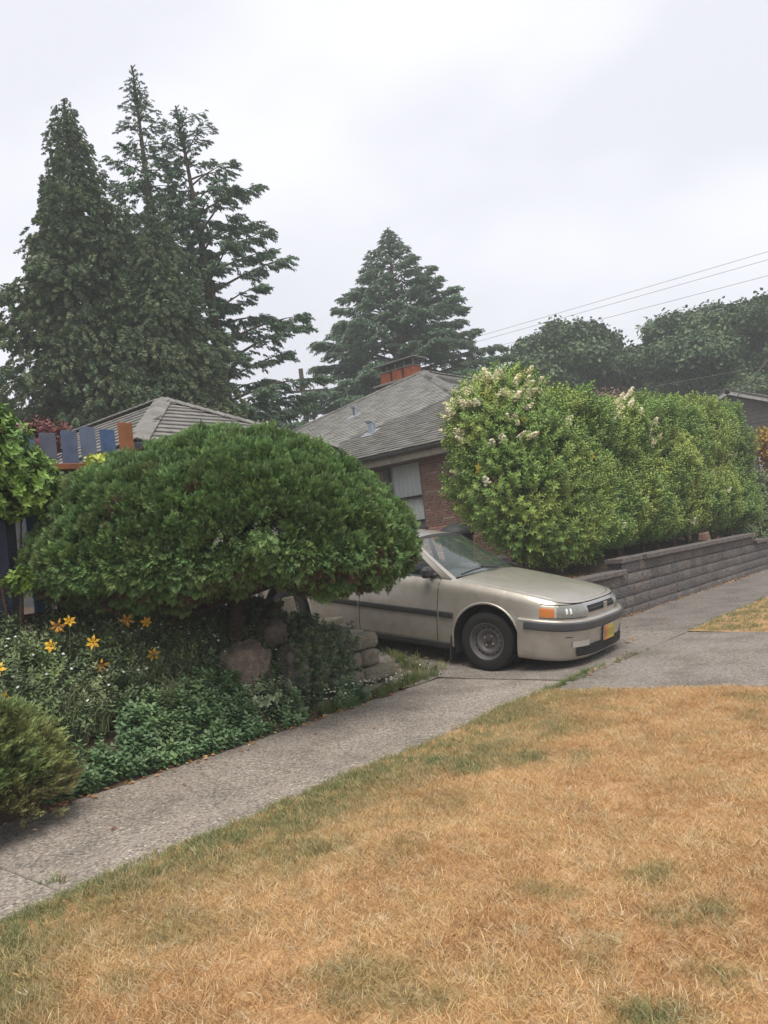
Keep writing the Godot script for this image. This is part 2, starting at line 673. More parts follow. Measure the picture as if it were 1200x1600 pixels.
func ring_z(z: float, front := true) -> int:
	var best := 0
	var far := 99.0
	for k in ring.size():
		if (ring[k][0] > 1.56 if front else ring[k][0] < -1.62) and absf(ring[k][1] - z) < far:
			far = absf(ring[k][1] - z)
			best = k
	return best


# a sheet on the body between two outline points and two heights
func patch(k0: int, k1: int, y0: Callable, y1: Callable, off: float, rows_n := 6, edge := 0.0) -> ArrayMesh:
	var b := MB.new()
	b.uvs = true
	if k1 < k0:
		k1 += ring.size()
	var rows := []
	for i in range(rows_n, -1, -1):
		var row := PackedVector3Array()
		for k in range(k0, k1 + 1):
			var u := float(k - k0) / (k1 - k0)
			row.append(skin(k, lerpf(y0.call(u), y1.call(u), float(i) / rows_n), off))
		rows.append(row)
	if edge > 0.0:   # turn the rim in, so that the piece has thickness
		var first := PackedVector3Array()
		var last := PackedVector3Array()
		for k in range(k0, k1 + 1):
			var u := float(k - k0) / (k1 - k0)
			first.append(skin(k, y1.call(u), off - edge))
			last.append(skin(k, y0.call(u), off - edge))
		rows.push_front(first)
		rows.push_back(last)
		for i in rows.size():
			var y: float = rows[i][0].y
			var y2: float = rows[i][rows[i].size() - 1].y
			rows[i].insert(0, skin(k0, y, off - edge))
			rows[i].append(skin(k1, y2, off - edge))
	b.grid(rows)
	return b.mesh()


func flat(y: float) -> Callable:
	return func(_u): return y


func in_arch(p: Vector3, cx: float) -> bool:
	if p.y < 0.31:
		return absf(p.x - cx) < ARCH - 0.002
	return Vector2(p.x - cx, p.y - 0.31).length() < ARCH - 0.002


func to_arch(p: Vector3, cx: float) -> Vector3:
	if p.y < 0.31:
		return Vector3(cx + signf(p.x - cx) * ARCH, p.y, p.z)
	var d := Vector2(p.x - cx, p.y - 0.31).normalized() * ARCH
	return Vector3(cx + d.x, 0.31 + d.y, p.z)


# the glasshouse side: t from windscreen pillar to rear pillar, h from belt to roof
func glass_side(t: float, h: float, s: float, off := 0.0) -> Vector3:
	var x := lerpf(0.90 - 2.52 * t, 0.24 - 1.12 * t, h)
	var y := lerpf(0.90, 1.285 - 0.02 * absf(t - 0.35), h)
	var z := lerpf(0.755, 0.575, pow(maxf(h, 0.0), 1.25)) + off
	if t > 0.8:
		z -= (t - 0.8) * 0.35
	return Vector3(x, y + off * 0.3, z * s)


func side_panel(t0: float, t1: float, h0: float, h1: float, s: float, off: float, n := 8) -> ArrayMesh:
	var b := MB.new()
	var rows := []
	for i in range(n, -1, -1):
		var row := PackedVector3Array()
		for j in n + 1:
			var t := lerpf(t0, t1, float(j) / n)
			row.append(glass_side(t, lerpf(h0, h1, float(i) / n), s, off))
		if s > 0.0:
			row.reverse()
		rows.append(row)
	b.grid(rows)
	return b.mesh()


func screen(front: bool, u0: float, u1: float, h0: float, h1: float, off: float, n := 10) -> ArrayMesh:
	var b := MB.new()
	var rows := []
	for i in range(n, -1, -1):
		var row := PackedVector3Array()
		var h := lerpf(h0, h1, float(i) / n)
		for j in n + 1:
			var u := lerpf(u0, u1, float(j) / n)
			var e := glass_side(0.0 if front else 1.0, h, 1.0)
			var bow := (1.0 - u * u) * (lerpf(0.15, 0.06, h) if front else -lerpf(0.12, 0.05, h))
			var lift := (1.0 - u * u) * lerpf(0.055, 0.04, h)
			row.append(Vector3(e.x + bow + (off if front else -off), e.y + lift + off * 0.7, e.z * u))
		if front:
			row.reverse()
		rows.append(row)
	b.grid(rows)
	return b.mesh()


func wheel(car: Node3D, x: float, s: float, turn: float) -> void:
	var w := Node3D.new()
	w.name = "wheel" if not car.has_node("wheel") else "wheel_%03d" % car.get_children().filter(func(q): return q.name.begins_with("wheel")).size()
	car.add_child(w)
	w.position = Vector3(x, 0.303, 0.735 * s)
	# the lathe's axis is y: lay it along the car's side
	w.basis = Basis(Vector3.UP, turn) * Basis(Vector3(1, 0, 0), PI * 0.5 * s)
	var t := MB.new()
	t.lathe(Transform3D(), [Vector2(0.186, -0.085), Vector2(0.215, -0.094), Vector2(0.262, -0.093), Vector2(0.292, -0.078), Vector2(0.303, -0.055), Vector2(0.303, -0.036), Vector2(0.297, -0.034), Vector2(0.297, -0.028), Vector2(0.304, -0.026), Vector2(0.304, -0.004), Vector2(0.297, -0.002), Vector2(0.297, 0.004), Vector2(0.304, 0.006), Vector2(0.304, 0.026), Vector2(0.297, 0.028), Vector2(0.297, 0.034), Vector2(0.303, 0.036), Vector2(0.303, 0.055), Vector2(0.296, 0.074), Vector2(0.284, 0.084), Vector2(0.262, 0.093), Vector2(0.24, 0.095), Vector2(0.215, 0.094), Vector2(0.197, 0.089), Vector2(0.186, 0.08)], 56)
	obj("tyre", t.mesh(), M.rubber, w)
	var r := MB.new()
	r.lathe(Transform3D(), [Vector2(0.192, -0.08), Vector2(0.172, -0.075), Vector2(0.172, 0.02), Vector2(0.178, 0.06), Vector2(0.186, 0.083), Vector2(0.193, 0.087), Vector2(0.193, 0.09), Vector2(0.184, 0.089), Vector2(0.176, 0.07), Vector2(0.170, 0.045), Vector2(0.158, 0.036), Vector2(0.148, 0.044), Vector2(0.128, 0.052), Vector2(0.108, 0.052), Vector2(0.098, 0.036), Vector2(0.088, 0.022), Vector2(0.075, 0.02), Vector2(0.06, 0.026), Vector2(0.045, 0.028), Vector2(0.001, 0.028)], 48)
	obj("rim", r.mesh(), M.steel_wheel, w)
	for k in 16:
		var g := TAU * k / 16.0
		var hole := MB.new()
		hole.lathe(Transform3D(Basis(), Vector3(cos(g) * 0.1385, 0.0, sin(g) * 0.1385)), [Vector2(0.0105, 0.046), Vector2(0.0105, 0.0495), Vector2(0.0001, 0.0497)], 8)
		obj("vent_hole", hole.mesh(), M.void_black, w)
	for k in 4:
		var g := TAU * k / 4.0 + 0.5
		var nut := MB.new()
		nut.lathe(Transform3D(Basis(), Vector3(cos(g) * 0.056, 0.0, sin(g) * 0.056)), [Vector2(0.0105, 0.02), Vector2(0.0105, 0.036), Vector2(0.007, 0.041), Vector2(0.0001, 0.042)], 6)
		obj("wheel_nut", nut.mesh(), M.bright, w)
	var hub := MB.new()
	hub.lathe(Transform3D(), [Vector2(0.031, 0.02), Vector2(0.031, 0.046), Vector2(0.024, 0.052), Vector2(0.0001, 0.053)], 14)
	obj("hub", hub.mesh(), M.rusty, w)


func make_car() -> void:
	var paint := mat(0.36, lin(0.475, 0.445, 0.405), 0.52)
	paint.roughness_texture = noise_tex(512, 0.02, FastNoiseLite.TYPE_SIMPLEX_SMOOTH, [[0.0, Color(0.75, 0.75, 0.75)], [1.0, Color(1, 1, 1)]], 41, 5)
	paint.albedo_texture = noise_tex(512, 0.012, FastNoiseLite.TYPE_SIMPLEX_SMOOTH, [[0.0, Color(0.90, 0.89, 0.87)], [0.5, Color(0.98, 0.98, 0.97)], [1.0, Color(1, 1, 1)]], 42, 6)
	paint.uv1_triplanar = true
	paint.uv1_scale = Vector3.ONE * 0.9
	paint.clearcoat_enabled = true
	paint.clearcoat = 0.5
	paint.clearcoat_roughness = 0.18
	M.black_plastic = tinted(lin(0.045, 0.046, 0.05), 0.55, 3.0)
	M.void_black = mat(0.9, lin(0.012, 0.012, 0.012))
	M.strip = tinted(lin(0.095, 0.10, 0.112), 0.5, 3.0)
	M.rubber = tinted(lin(0.018, 0.0175, 0.018), 0.85, 3.0, 0.15)
	M.steel_wheel = tinted(lin(0.20, 0.195, 0.20), 0.55, 4.0)
	M.steel_wheel.metallic = 0.3
	M.bright = mat(0.3, lin(0.6, 0.58, 0.55), 0.8)
	M.rusty = tinted(lin(0.09, 0.06, 0.042), 0.9, 5.0)
	M.trim = mat(0.3, lin(0.45, 0.45, 0.45), 0.8)
	M.inside = mat(0.95, lin(0.06, 0.065, 0.075))
	car_outline()
	var car := thing("parked_car", "dusty beige older sedan parked nose out on the sloping driveway", "car", Vector3(7.476, 0.233, -6.074))
	var yaw := deg_to_rad(5.49)
	var pit := deg_to_rad(9.14)
	var fw := Vector3(sin(yaw) * cos(pit), -sin(pit), cos(yaw) * cos(pit))
	var rt := fw.cross(Vector3.UP).normalized()
	car.basis = Basis(fw, rt.cross(fw), rt)
	var nk := ring.size()
	# body shell with the four wheel arches cut out
	var b := MB.new()
	var nv := 26
	var rows := []
	for i in nv + 1:
		var v := 1.0 - float(i) / nv
		var row := PackedVector3Array()
		for k in nk:
			var y := lerpf(0.19, shoulder(ring[k][0]), v)
			row.append(skin(k, y))
		rows.append(row)
	var cut := []
	for i in nv + 1:
		var l := PackedByteArray()
		l.resize(nk)
		for k in nk:
			for cx in [1.36, -1.36]:
				if absf(rows[i][k].z) > 0.5 and in_arch(rows[i][k], cx):
					l[k] = 1
		cut.append(l)
	var snapped := []
	for i in nv + 1:
		var row := PackedVector3Array(rows[i])
		for k in nk:
			if cut[i][k]:
				row[k] = to_arch(rows[i][k], 1.36 if rows[i][k].x > 0.0 else -1.36)
		snapped.append(row)
	b.grid(snapped, true, func(i, j): return cut[i][j] and cut[i + 1][j] and cut[i][(j + 1) % nk] and cut[i + 1][(j + 1) % nk])
	# fender tops and the deck under the hood and trunk gaps, drawn in from the shoulder
	for part in 2:
		var deck := []
		var ks := []
		for k in nk:
			if (ring[k][0] > 0.88 if part == 0 else ring[k][0] < -1.58):
				ks.append(k)
		if part == 1:   # start on the left so that the run crosses the tail
			ks.sort_custom(func(a, c): return posmod(a + nk / 2, nk) < posmod(c + nk / 2, nk))
		for f in [0.0, 0.025, 0.05, 0.075]:
			var row := PackedVector3Array()
			for k in ks:
				row.append(deck_point(k, f))
			deck.append(row)
		deck.reverse()
		deck.reverse()
		var flipped := []
		for i in range(deck.size() - 1, -1, -1):
			flipped.append(deck[i])
		b.grid(flipped)
	# roof with the rails over the windows and the broad rear pillars
	var roof := []
	for i in 15:
		var t := i / 14.0
		var row := PackedVector3Array()
		for j in 17:
			var u := lerpf(-1.0, 1.0, j / 16.0)
			var e := glass_side(t, 1.0, 1.0)
			var bow := (1.0 - u * u) * lerpf(0.06, -0.05, t)
			row.append(Vector3(e.x + bow, e.y + (1.0 - u * u) * 0.04 + 0.028 * sin(PI * clampf(t * 0.9 + 0.08, 0.0, 1.0)) * (1.0 - pow(absf(u), 3.0)), e.z * u))
		row.reverse()
		roof.append(row)
	roof.reverse()
	b.grid(roof)
	var shell := b.mesh()
	obj("body", shell, paint, car)
	for s in [1.0, -1.0]:
		for p in [[0.0, 0.045, 0.0, 1.0], [0.76, 1.0, 0.0, 1.0], [0.0, 1.0, 0.93, 1.0], [0.0, 1.0, -0.03, 0.03]]:
			obj("pillar", side_panel(p[0], p[1], p[2], p[3], s, 0.003 if p[3] - p[2] > 0.5 else 0.0045), paint, car)
		obj("door_post", side_panel(0.42, 0.455, 0.02, 0.94, s, 0.005), M.black_plastic, car)
		obj("side_window", side_panel(0.045, 0.425, 0.02, 0.94, s, -0.004), M.glass, car)
		obj("side_window", side_panel(0.45, 0.765, 0.02, 0.94, s, -0.004), M.glass, car)
		obj("belt_trim", side_panel(0.04, 0.77, -0.005, 0.028, s, 0.009), M.trim, car)
		obj("window_edge", side_panel(0.045, 0.062, 0.02, 0.94, s, 0.006), M.black_plastic, car)
	for e in [[true, -1.0, -0.93], [true, 0.93, 1.0], [false, -1.0, -0.9], [false, 0.9, 1.0]]:
		obj("screen_pillar", screen(e[0], e[1], e[2], 0.0, 1.0, 0.004), paint, car)
	obj("windscreen", screen(true, -0.95, 0.95, 0.02, 0.97, 0.0), M.car_glass, car)
	obj("screen_frame", screen(true, -0.95, 0.95, 0.945, 1.0, 0.003), M.black_plastic, car)
	obj("rear_window", screen(false, -0.92, 0.92, 0.03, 0.96, 0.0), M.glass, car)
	# hood and trunk lid, a gap apart from the fenders
	for part in 2:
		var ks := []
		for k in nk:
			if (ring[k][0] > 0.9 if part == 0 else ring[k][0] < -1.6):
				ks.append(k)
		if part == 1:
			ks.sort_custom(func(a, c): return posmod(a + nk / 2, nk) < posmod(c + nk / 2, nk))
		var lid := MB.new()
		var deck := []
		for f in [0.082, 0.086, 0.09, 0.1, 0.14, 0.2, 0.3, 0.42, 0.56, 0.7, 0.85, 1.0]:
			var row := PackedVector3Array()
			for k in ks:
				row.append(deck_point(k, f) - (Vector3(0, 0.02, 0) if f == 0.082 else Vector3(0, 0.003, 0) if f == 0.086 else Vector3.ZERO))
			deck.append(row)
		deck.reverse()
		lid.grid(deck)
		obj("hood" if part == 0 else "trunk_lid", lid.mesh(), paint, car)
		var gap := MB.new()
		deck = []
		for f in [0.07, 0.1]:
			var row := PackedVector3Array()
			for k in ks:
				row.append(deck_point(k, f) - Vector3(0, 0.013, 0))
			deck.append(row)
		deck.reverse()
		gap.grid(deck)
		obj("shut_gap", gap.mesh(), M.void_black, car)
	# cowl under the windscreen, wipers
	var cowl := MB.new()
	var cr := []
	for f in 2:
		var row := PackedVector3Array()
		for j in 13:
			var u := lerpf(1.0, -1.0, j / 12.0)
			row.append(Vector3(lerpf(0.90, 0.80, f) + (1.0 - u * u) * 0.155, lerpf(0.905, 0.885, f) + (1.0 - u * u) * lerpf(0.05, 0.06, f), 0.70 * u))
		cr.append(row)
	cr.reverse()
	cowl.grid(cr)
	obj("cowl", cowl.mesh(), M.black_plastic, car)
	for w in [[0.40, 0.02, 0.60], [-0.22, -0.58, -0.05]]:
		var wp := MB.new()
		var path := []
		for i in 9:
			var z := lerpf(w[0] + 0.25, w[1], i / 8.0)
			var u := z / 0.74
			path.append(Vector3(0.925 + (1.0 - u * u) * 0.13, 0.935 + (1.0 - u * u) * 0.06 + 0.02 * sin(PI * i / 8.0), z))
		wp.tube(path, [0.009], 5)
		wp.tube([path[4] + Vector3(0, 0.012, 0), path[7] + Vector3(0.05, -0.005, 0)], [0.011, 0.014], 5)
		obj("wiper", wp.mesh(), M.black_plastic, car)
	# doors, shut lines, mouldings, sills
	for right in [true, false]:
		var ka := ring_at(0.79, right)
		var kb := ring_at(-0.265, right)
		var kc := ring_at(-0.285, right)
		var kd := ring_at(-1.02, right)
		var line := func(k: int) -> ArrayMesh:
			var q := MB.new()
			var rr := []
			for i in range(14, -1, -1):
				var y := lerpf(0.22, shoulder(ring[k][0]) - 0.001, i / 14.0)
				var p := skin(k, y, 0.0012)
				rr.append(PackedVector3Array([p - Vector3(0.0042, 0, 0), p + Vector3(0.0042, 0, 0)]) if right else PackedVector3Array([p + Vector3(0.0042, 0, 0), p - Vector3(0.0042, 0, 0)]))
			q.grid(rr)
			return q.mesh()
		for k in [ka, kb]:
			obj("door_gap", line.call(k), M.void_black, car)
		for e in [[ka, kb], [kc, kd]]:
			var a: int = mini(e[0], e[1]) + 1
			var z: int = maxi(e[0], e[1]) - 1
			var top := shoulder(0.0) - 0.012
			var dn := "door"
			var door := obj(dn, patch(a, z, flat(0.245), flat(top), 0.0035, 12, 0.0), paint, car)
			var hx: float = ring[e[1]][0] + 0.09
			var hd := MB.new()
			hd.box(at(skin(ring_at(hx, right), 0.80, 0.014)), Vector3(0.19, 0.034, 0.02), 0.006)
			obj("handle", hd.mesh(), M.black_plastic, door)
		for e in [[0.985, 0.80], [0.775, -0.26], [-0.29, -0.93]]:
			var a := ring_at(e[0], right)
			var z := ring_at(e[1], right)
			obj("side_moulding", patch(mini(a, z), maxi(a, z), flat(0.505), flat(0.567), 0.017, 4, 0.014), M.black_plastic, car)
		var a := ring_at(0.955, right)
		var z := ring_at(-0.955, right)
		obj("sill", patch(mini(a, z), maxi(a, z), flat(0.16), flat(0.232), 0.006, 3, 0.03), M.black_plastic, car)
		# arch lips and the dark wells behind them
		for cx in [1.36, -1.36]:
			var lip := MB.new()
			var path := []
			var s := 1.0 if right else -1.0
			for i in 25:
				var g := PI * i / 24.0
				var p := Vector3(cx + cos(g) * (ARCH + 0.004), 0.31 + sin(g) * (ARCH + 0.004), 0)
				path.append(Vector3(p.x, p.y, skin(ring_at(p.x, right), p.y, 0.002).z))
			path.push_front(Vector3(path[0].x, 0.2, path[0].z - 0.02 * s))
			path.push_back(Vector3(path[25].x, 0.2, path[25].z - 0.02 * s))
			lip.tube(path, [0.013], 7)
			obj("arch_lip", lip.mesh(), paint, car)
			var well := MB.new()
			var wr := []
			for d in [0.83, 0.45]:
				var row := PackedVector3Array()
				for i in 19:
					var g := PI * (i / 18.0 * 1.3 - 0.15)
					row.append(Vector3(cx + cos(g) * (ARCH - 0.001), 0.31 + sin(g) * (ARCH - 0.001), d * s))
				wr.append(row)
			well.grid(wr)
			for i in 18:
				well.out_tri(Vector3(cx, 0.31, 0.45 * s), wr[1][i], wr[1][i + 1], Vector3(cx, 0.31, 0))
			obj("wheel_well", well.mesh(), M.void_black, car)
		for e in [1.0, -1.74]:
			var fl := MB.new()
			fl.box(at(Vector3(e - 0.045, 0.19, 0.765 * (1.0 if right else -1.0))), Vector3(0.012, 0.26, 0.17), 0.004)
			obj("mud_flap", fl.mesh(), M.black_plastic, car)
		var mir := MB.new()
		var ms := 1.0 if right else -1.0
		mir.box(Transform3D(Basis(Vector3.UP, 0.2 * ms), Vector3(0.66, 0.965, 0.875 * ms)), Vector3(0.1, 0.115, 0.19), 0.03)
		mir.box(at(Vector3(0.68, 0.925, 0.78 * ms)), Vector3(0.07, 0.05, 0.08), 0.015)
		obj("door_mirror", mir.mesh(), M.black_plastic, car)
	for cx in [1.36, -1.36]:
		for s in [1.0, -1.0]:
			wheel(car, cx, s, 0.03 if cx > 0.0 else 0.0)
	# floor pan, so that no light falls through
	var pan := MB.new()
	pan.box(at(Vector3(0, 0.30, 0)), Vector3(4.3, 0.16, 1.05), 0.02)
	pan.box(at(Vector3(0, 0.26, 0)), Vector3(1.9, 0.2, 1.55), 0.02)
	obj("underbody", pan.mesh(), M.void_black, car)
	# bumpers
	for front in [true, false]:
		var k0 := ring_at(1.752 if front else -1.752, front)
		var k1 := ring_at(1.752 if front else -1.752, not front)
		var q := MB.new()
		var br := []
		for p in [[0.603, -0.01], [0.603, 0.03], [0.598, 0.045], [0.585, 0.052], [0.58, 0.05], [0.49, 0.05], [0.47, 0.047], [0.40, 0.044], [0.30, 0.036], [0.24, 0.026], [0.205, 0.01], [0.19, -0.03], [0.2, -0.08]]:
			var row := PackedVector3Array()
			var e := k1 if k1 > k0 else k1 + nk
			for k in range(k0, e + 1):
				var r: Array = ring[posmod(k, nk)]
				row.append(Vector3(r[0] + r[2] * p[1], p[0], r[1] + r[3] * p[1]))
			br.append(row)
		q.grid(br)
		var bump := obj("front_bumper" if front else "rear_bumper", q.mesh(), paint, car)
		var sr := MB.new()
		br = []
		for p in [[0.582, 0.045], [0.58, 0.066], [0.57, 0.074], [0.512, 0.074], [0.5, 0.066], [0.498, 0.045]]:
			var row := PackedVector3Array()
			var e := k1 if k1 > k0 else k1 + nk
			for k in range(k0 + 1, e):
				var r: Array = ring[posmod(k, nk)]
				row.append(Vector3(r[0] + r[2] * p[1], p[0], r[1] + r[3] * p[1]))
			br.append(row)
		sr.grid(br)
		obj("bumper_strip", sr.mesh(), M.strip, bump)
		if front:
			var off_patch := func(z0: float, z1: float, ya: float, yb: float, off: float) -> ArrayMesh:
				var w := MB.new()
				var rr := []
				for y in [yb, lerpf(ya, yb, 0.66), lerpf(ya, yb, 0.33), ya]:
					var row := PackedVector3Array()
					for k in range(ring_z(z0), ring_z(z1) + 1):
						var r: Array = ring[k]
						row.append(Vector3(r[0] + r[2] * off, y, r[1] + r[3] * off))
					rr.append(row)
				w.grid(rr)
				return w.mesh()
			obj("lower_grille", off_patch.call(0.62, -0.62, 0.245, 0.345, 0.047), M.void_black, bump)
			for i in 3:
				obj("grille_bar", off_patch.call(0.52, -0.52, 0.268 + 0.026 * i, 0.276 + 0.026 * i, 0.051), M.black_plastic, bump)
			for s in [1.0, -1.0]:
				var za: float = 0.66 if s > 0 else -0.46
				var lamp := obj("bumper_lamp", off_patch.call(za, za - 0.20, 0.335, 0.40, 0.050), mat(0.25, lin(0.50, 0.47, 0.44), 0.2), bump)
				lamp.mesh = off_patch.call(za, za - 0.20, 0.338, 0.398, 0.050)
				obj("towing_slot", off_patch.call(0.72 if s > 0 else -0.66, 0.66 if s > 0 else -0.72, 0.435, 0.442, 0.049), M.void_black, bump)
			# number plate on the bumper's face
			var pl := MB.new()
			pl.uvs = true
			var plate := Node3D.new()
			plate.name = "number_plate"
			car.add_child(plate)
			plate.position = Vector3(2.352, 0.415, 0.0)
			var bk := MB.new()
			bk.box(at(Vector3.ZERO), Vector3(0.012, 0.155, 0.31), 0.003)
			obj("backing", bk.mesh(), M.trim, plate)
			pl.grid([PackedVector3Array([Vector3(0.0075, 0.0745, 0.151), Vector3(0.0075, 0.0745, -0.151)]), PackedVector3Array([Vector3(0.0075, -0.0745, 0.151), Vector3(0.0075, -0.0745, -0.151)])])
			var im := Image.create(96, 48, false, Image.FORMAT_RGB8)
			for yy in 48:
				for xx in 96:
					var cc := Color(0.78, 0.46, 0.28).lerp(Color(0.76, 0.68, 0.30), smoothstep(0.1, 0.5, xx / 96.0))
					var g := wob.get_noise_2d(xx * 0.9, yy * 0.55)
					if yy > 13 and yy < 38 and g > 0.02:
						cc = cc.lerp(Color(0.42, 0.38, 0.18), 0.7)
					if xx > 86 and yy < 12:
						cc = cc.lerp(Color(0.25, 0.4, 0.2), 0.4)
					im.set_pixel(xx, yy, cc)
			var pm := mat(0.5)
			pm.albedo_texture = ImageTexture.create_from_image(im)
			obj("face", pl.mesh(), pm, plate)
			for e in [-0.1, 0.1]:
				var bo := MB.new()
				bo.lathe(Transform3D(Basis(Vector3(0, 0, 1), -PI * 0.5), Vector3(0.007, 0.06, e)), [Vector2(0.006, 0.0), Vector2(0.006, 0.004), Vector2(0.0001, 0.005)], 8)
				obj("bolt", bo.mesh(), M.bright, plate)
	# lamps and grille on the nose
	var chrome: Material = M.trim
	for s in [1, -1]:
		var kin := ring_z(0.415 * s)
		var kmid := ring_z(0.765 * s)
		var kout := ring_at(1.93, s > 0)
		var lo := mini(kin, kout)
		var hi := maxi(kin, kout)
		var lamp_back := mat(0.4, lin(0.20, 0.21, 0.195), 0.0)
		lamp_back.clearcoat_enabled = true
		lamp_back.clearcoat_roughness = 0.05
		obj("lamp_rim", patch(lo, hi, flat(0.610), flat(0.746), 0.003, 6), M.void_black, car)
		var hl := obj("headlight", patch(mini(kin, kmid), maxi(kin, kmid), flat(0.618), flat(0.738), 0.010, 8, 0.008), lamp_back, car)
		for e in [[0.49, 0.575], [0.635, 0.72]]:
			var a := ring_z(e[0] * s)
			var z := ring_z(e[1] * s)
			obj("reflector", patch(mini(a, z), maxi(a, z), flat(0.655), flat(0.71), 0.013, 6, 0.002), mat(0.25, lin(0.88, 0.88, 0.88), 0.3), hl)
			for i in 3:
				var kk := int(lerpf(mini(a, z), maxi(a, z) - 1, i / 2.0))
				obj("lens_rib", patch(kk, kk + 1, flat(0.625), flat(0.732), 0.0145, 4, 0.003), lamp_back, hl)
		var side := obj("side_lamp", patch(mini(kmid, kout), maxi(kmid, kout), flat(0.618), flat(0.738), 0.010, 8, 0.008), mat(0.25, lin(0.48, 0.45, 0.39), 0.15), car)
		var ka2 := ring_at(1.95, s > 0)
		var km2 := ring_z(0.785 * s)
		obj("turn_signal", patch(mini(ka2, km2), maxi(ka2, km2), flat(0.624), flat(0.712), 0.013, 6, 0.004), mat(0.22, lin(0.60, 0.20, 0.05), 0.0), side)
	var k0 := ring_z(0.395)
	var k1 := ring_z(-0.395)
	obj("grille_frame", patch(k0, k1, flat(0.616), flat(0.728), 0.006, 4, 0.006), chrome, car)
	var grille := obj("grille", patch(k0 + 1, k1 - 1, flat(0.648), flat(0.713), 0.0085, 4), M.void_black, car)
	obj("grille_bar", patch(k0 + 1, k1 - 1, flat(0.676), flat(0.685), 0.013, 2, 0.005), M.black_plastic, grille)
	var em := MB.new()
	var ex: float = ring[ring_z(0.0)][0] + 0.02
	for e in [[-0.034, 0.0, 0.01, 0.07], [0.034, 0.0, 0.01, 0.07], [0.0, 0.034, 0.075, 0.01], [0.0, -0.034, 0.055, 0.01], [-0.016, 0.0, 0.011, 0.05], [0.016, 0.0, 0.011, 0.05], [0.0, 0.0, 0.03, 0.010]]:
		em.box(at(Vector3(ex, 0.681 + e[1], e[0])), Vector3(0.012, e[3], e[2]), 0.002)
	obj("grille_emblem", em.mesh(), mat(0.3, lin(0.55, 0.53, 0.5), 0.7), car)
	# tail lamps
	for s in [1, -1]:
		var a := ring_z(0.30 * s, false)
		var z := ring_at(-2.1, s > 0)
		if absi(a - z) > nk / 2:
			a = nk if a < nk / 2 else a
		obj("tail_lamp", patch(mini(a, z), maxi(a, z), flat(0.68), flat(0.83), 0.008, 5, 0.006), mat(0.2, lin(0.35, 0.02, 0.02)), car)
	# what shows through the windscreen
	var dash := MB.new()
	dash.box(at(Vector3(0.66, 0.845, 0)), Vector3(0.50, 0.12, 1.36), 0.04)
	dash.box(at(Vector3(0.52, 0.93, -0.34)), Vector3(0.16, 0.06, 0.34), 0.025)
	obj("dashboard", dash.mesh(), M.inside, car)
	var tub := MB.new()
	tub.box(at(Vector3(-0.5, 0.42, 0)), Vector3(2.6, 0.06, 1.4), 0.01)
	tub.box(at(Vector3(-1.42, 0.87, 0)), Vector3(0.5, 0.05, 1.3), 0.01)
	for s in [1.0, -1.0]:
		tub.box(at(Vector3(-0.3, 0.62, 0.74 * s)), Vector3(2.2, 0.5, 0.05), 0.01)
	obj("cabin_lining", tub.mesh(), M.inside, car)
	for z in [-0.35, 0.35]:
		var se := MB.new()
		se.box(Transform3D(Basis(Vector3(0, 0, 1), 0.22), Vector3(-0.36, 0.78, z)), Vector3(0.15, 0.62, 0.48), 0.06)
		se.box(at(Vector3(-0.08, 0.52, z)), Vector3(0.55, 0.16, 0.50), 0.06)
		se.box(Transform3D(Basis(Vector3(0, 0, 1), 0.15), Vector3(-0.46, 1.15, z)), Vector3(0.09, 0.17, 0.26), 0.04)
		obj("front_seat", se.mesh(), M.inside, car)
	var rs := MB.new()
	rs.box(Transform3D(Basis(Vector3(0, 0, 1), 0.3), Vector3(-1.2, 0.76, 0)), Vector3(0.16, 0.6, 1.25), 0.06)
	obj("rear_seat", rs.mesh(), M.inside, car)
	var sw := MB.new()
	var wp := []
	for i in 21:
		var g := TAU * i / 20.0
		wp.append(Transform3D(Basis(Vector3(0, 0, 1), -0.45), Vector3(0.36, 0.90, -0.35)) * Vector3(0, cos(g) * 0.185, sin(g) * 0.185))
	sw.tube(wp, [0.015], 6, false)
	sw.tube([Vector3(0.36, 0.90, -0.35), Vector3(0.52, 0.84, -0.35)], [0.05, 0.04], 8)
	obj("steering_wheel", sw.mesh(), M.void_black, car)
	var rv := MB.new()
	rv.box(at(Vector3(0.30, 1.235, 0.0)), Vector3(0.03, 0.06, 0.22), 0.012)
	obj("rear_view_mirror", rv.mesh(), M.black_plastic, car)


func deck_point(k: int, f: float) -> Vector3:
	var r: Array = ring[k]
	var front: bool = r[0] > 0.0
	var edge := skin(k, shoulder(r[0]))
	var tx: float = clampf(edge.x, 0.9, 1.72) if front else clampf(edge.x, -1.72, -1.6)
	var mid := Vector3(tx, 0, 0)
	var p := edge.lerp(mid, f)
	# the cowl edge of the hood bows forward in the middle
	var low := shoulder(p.x)
	var g := 1.0 - pow(1.0 - f, 2.3)
	var y := lerpf(edge.y, crown(p.x), g) if front else lerpf(edge.y, crown(p.x), g)
	if front and edge.x > 1.72:
		y = lerpf(edge.y, crown(1.72), g * 0.0) + (crown(p.x) - shoulder(p.x)) * g + (shoulder(p.x) - edge.y)
	if front:
		var bow := 0.155 * (1.0 - pow(p.z / 0.80, 2.0)) * clampf(1.0 - (p.x - 0.9) / 0.5, 0.0, 1.0)
		p.x += maxf(bow, 0.0)
	return Vector3(p.x, y, p.z)


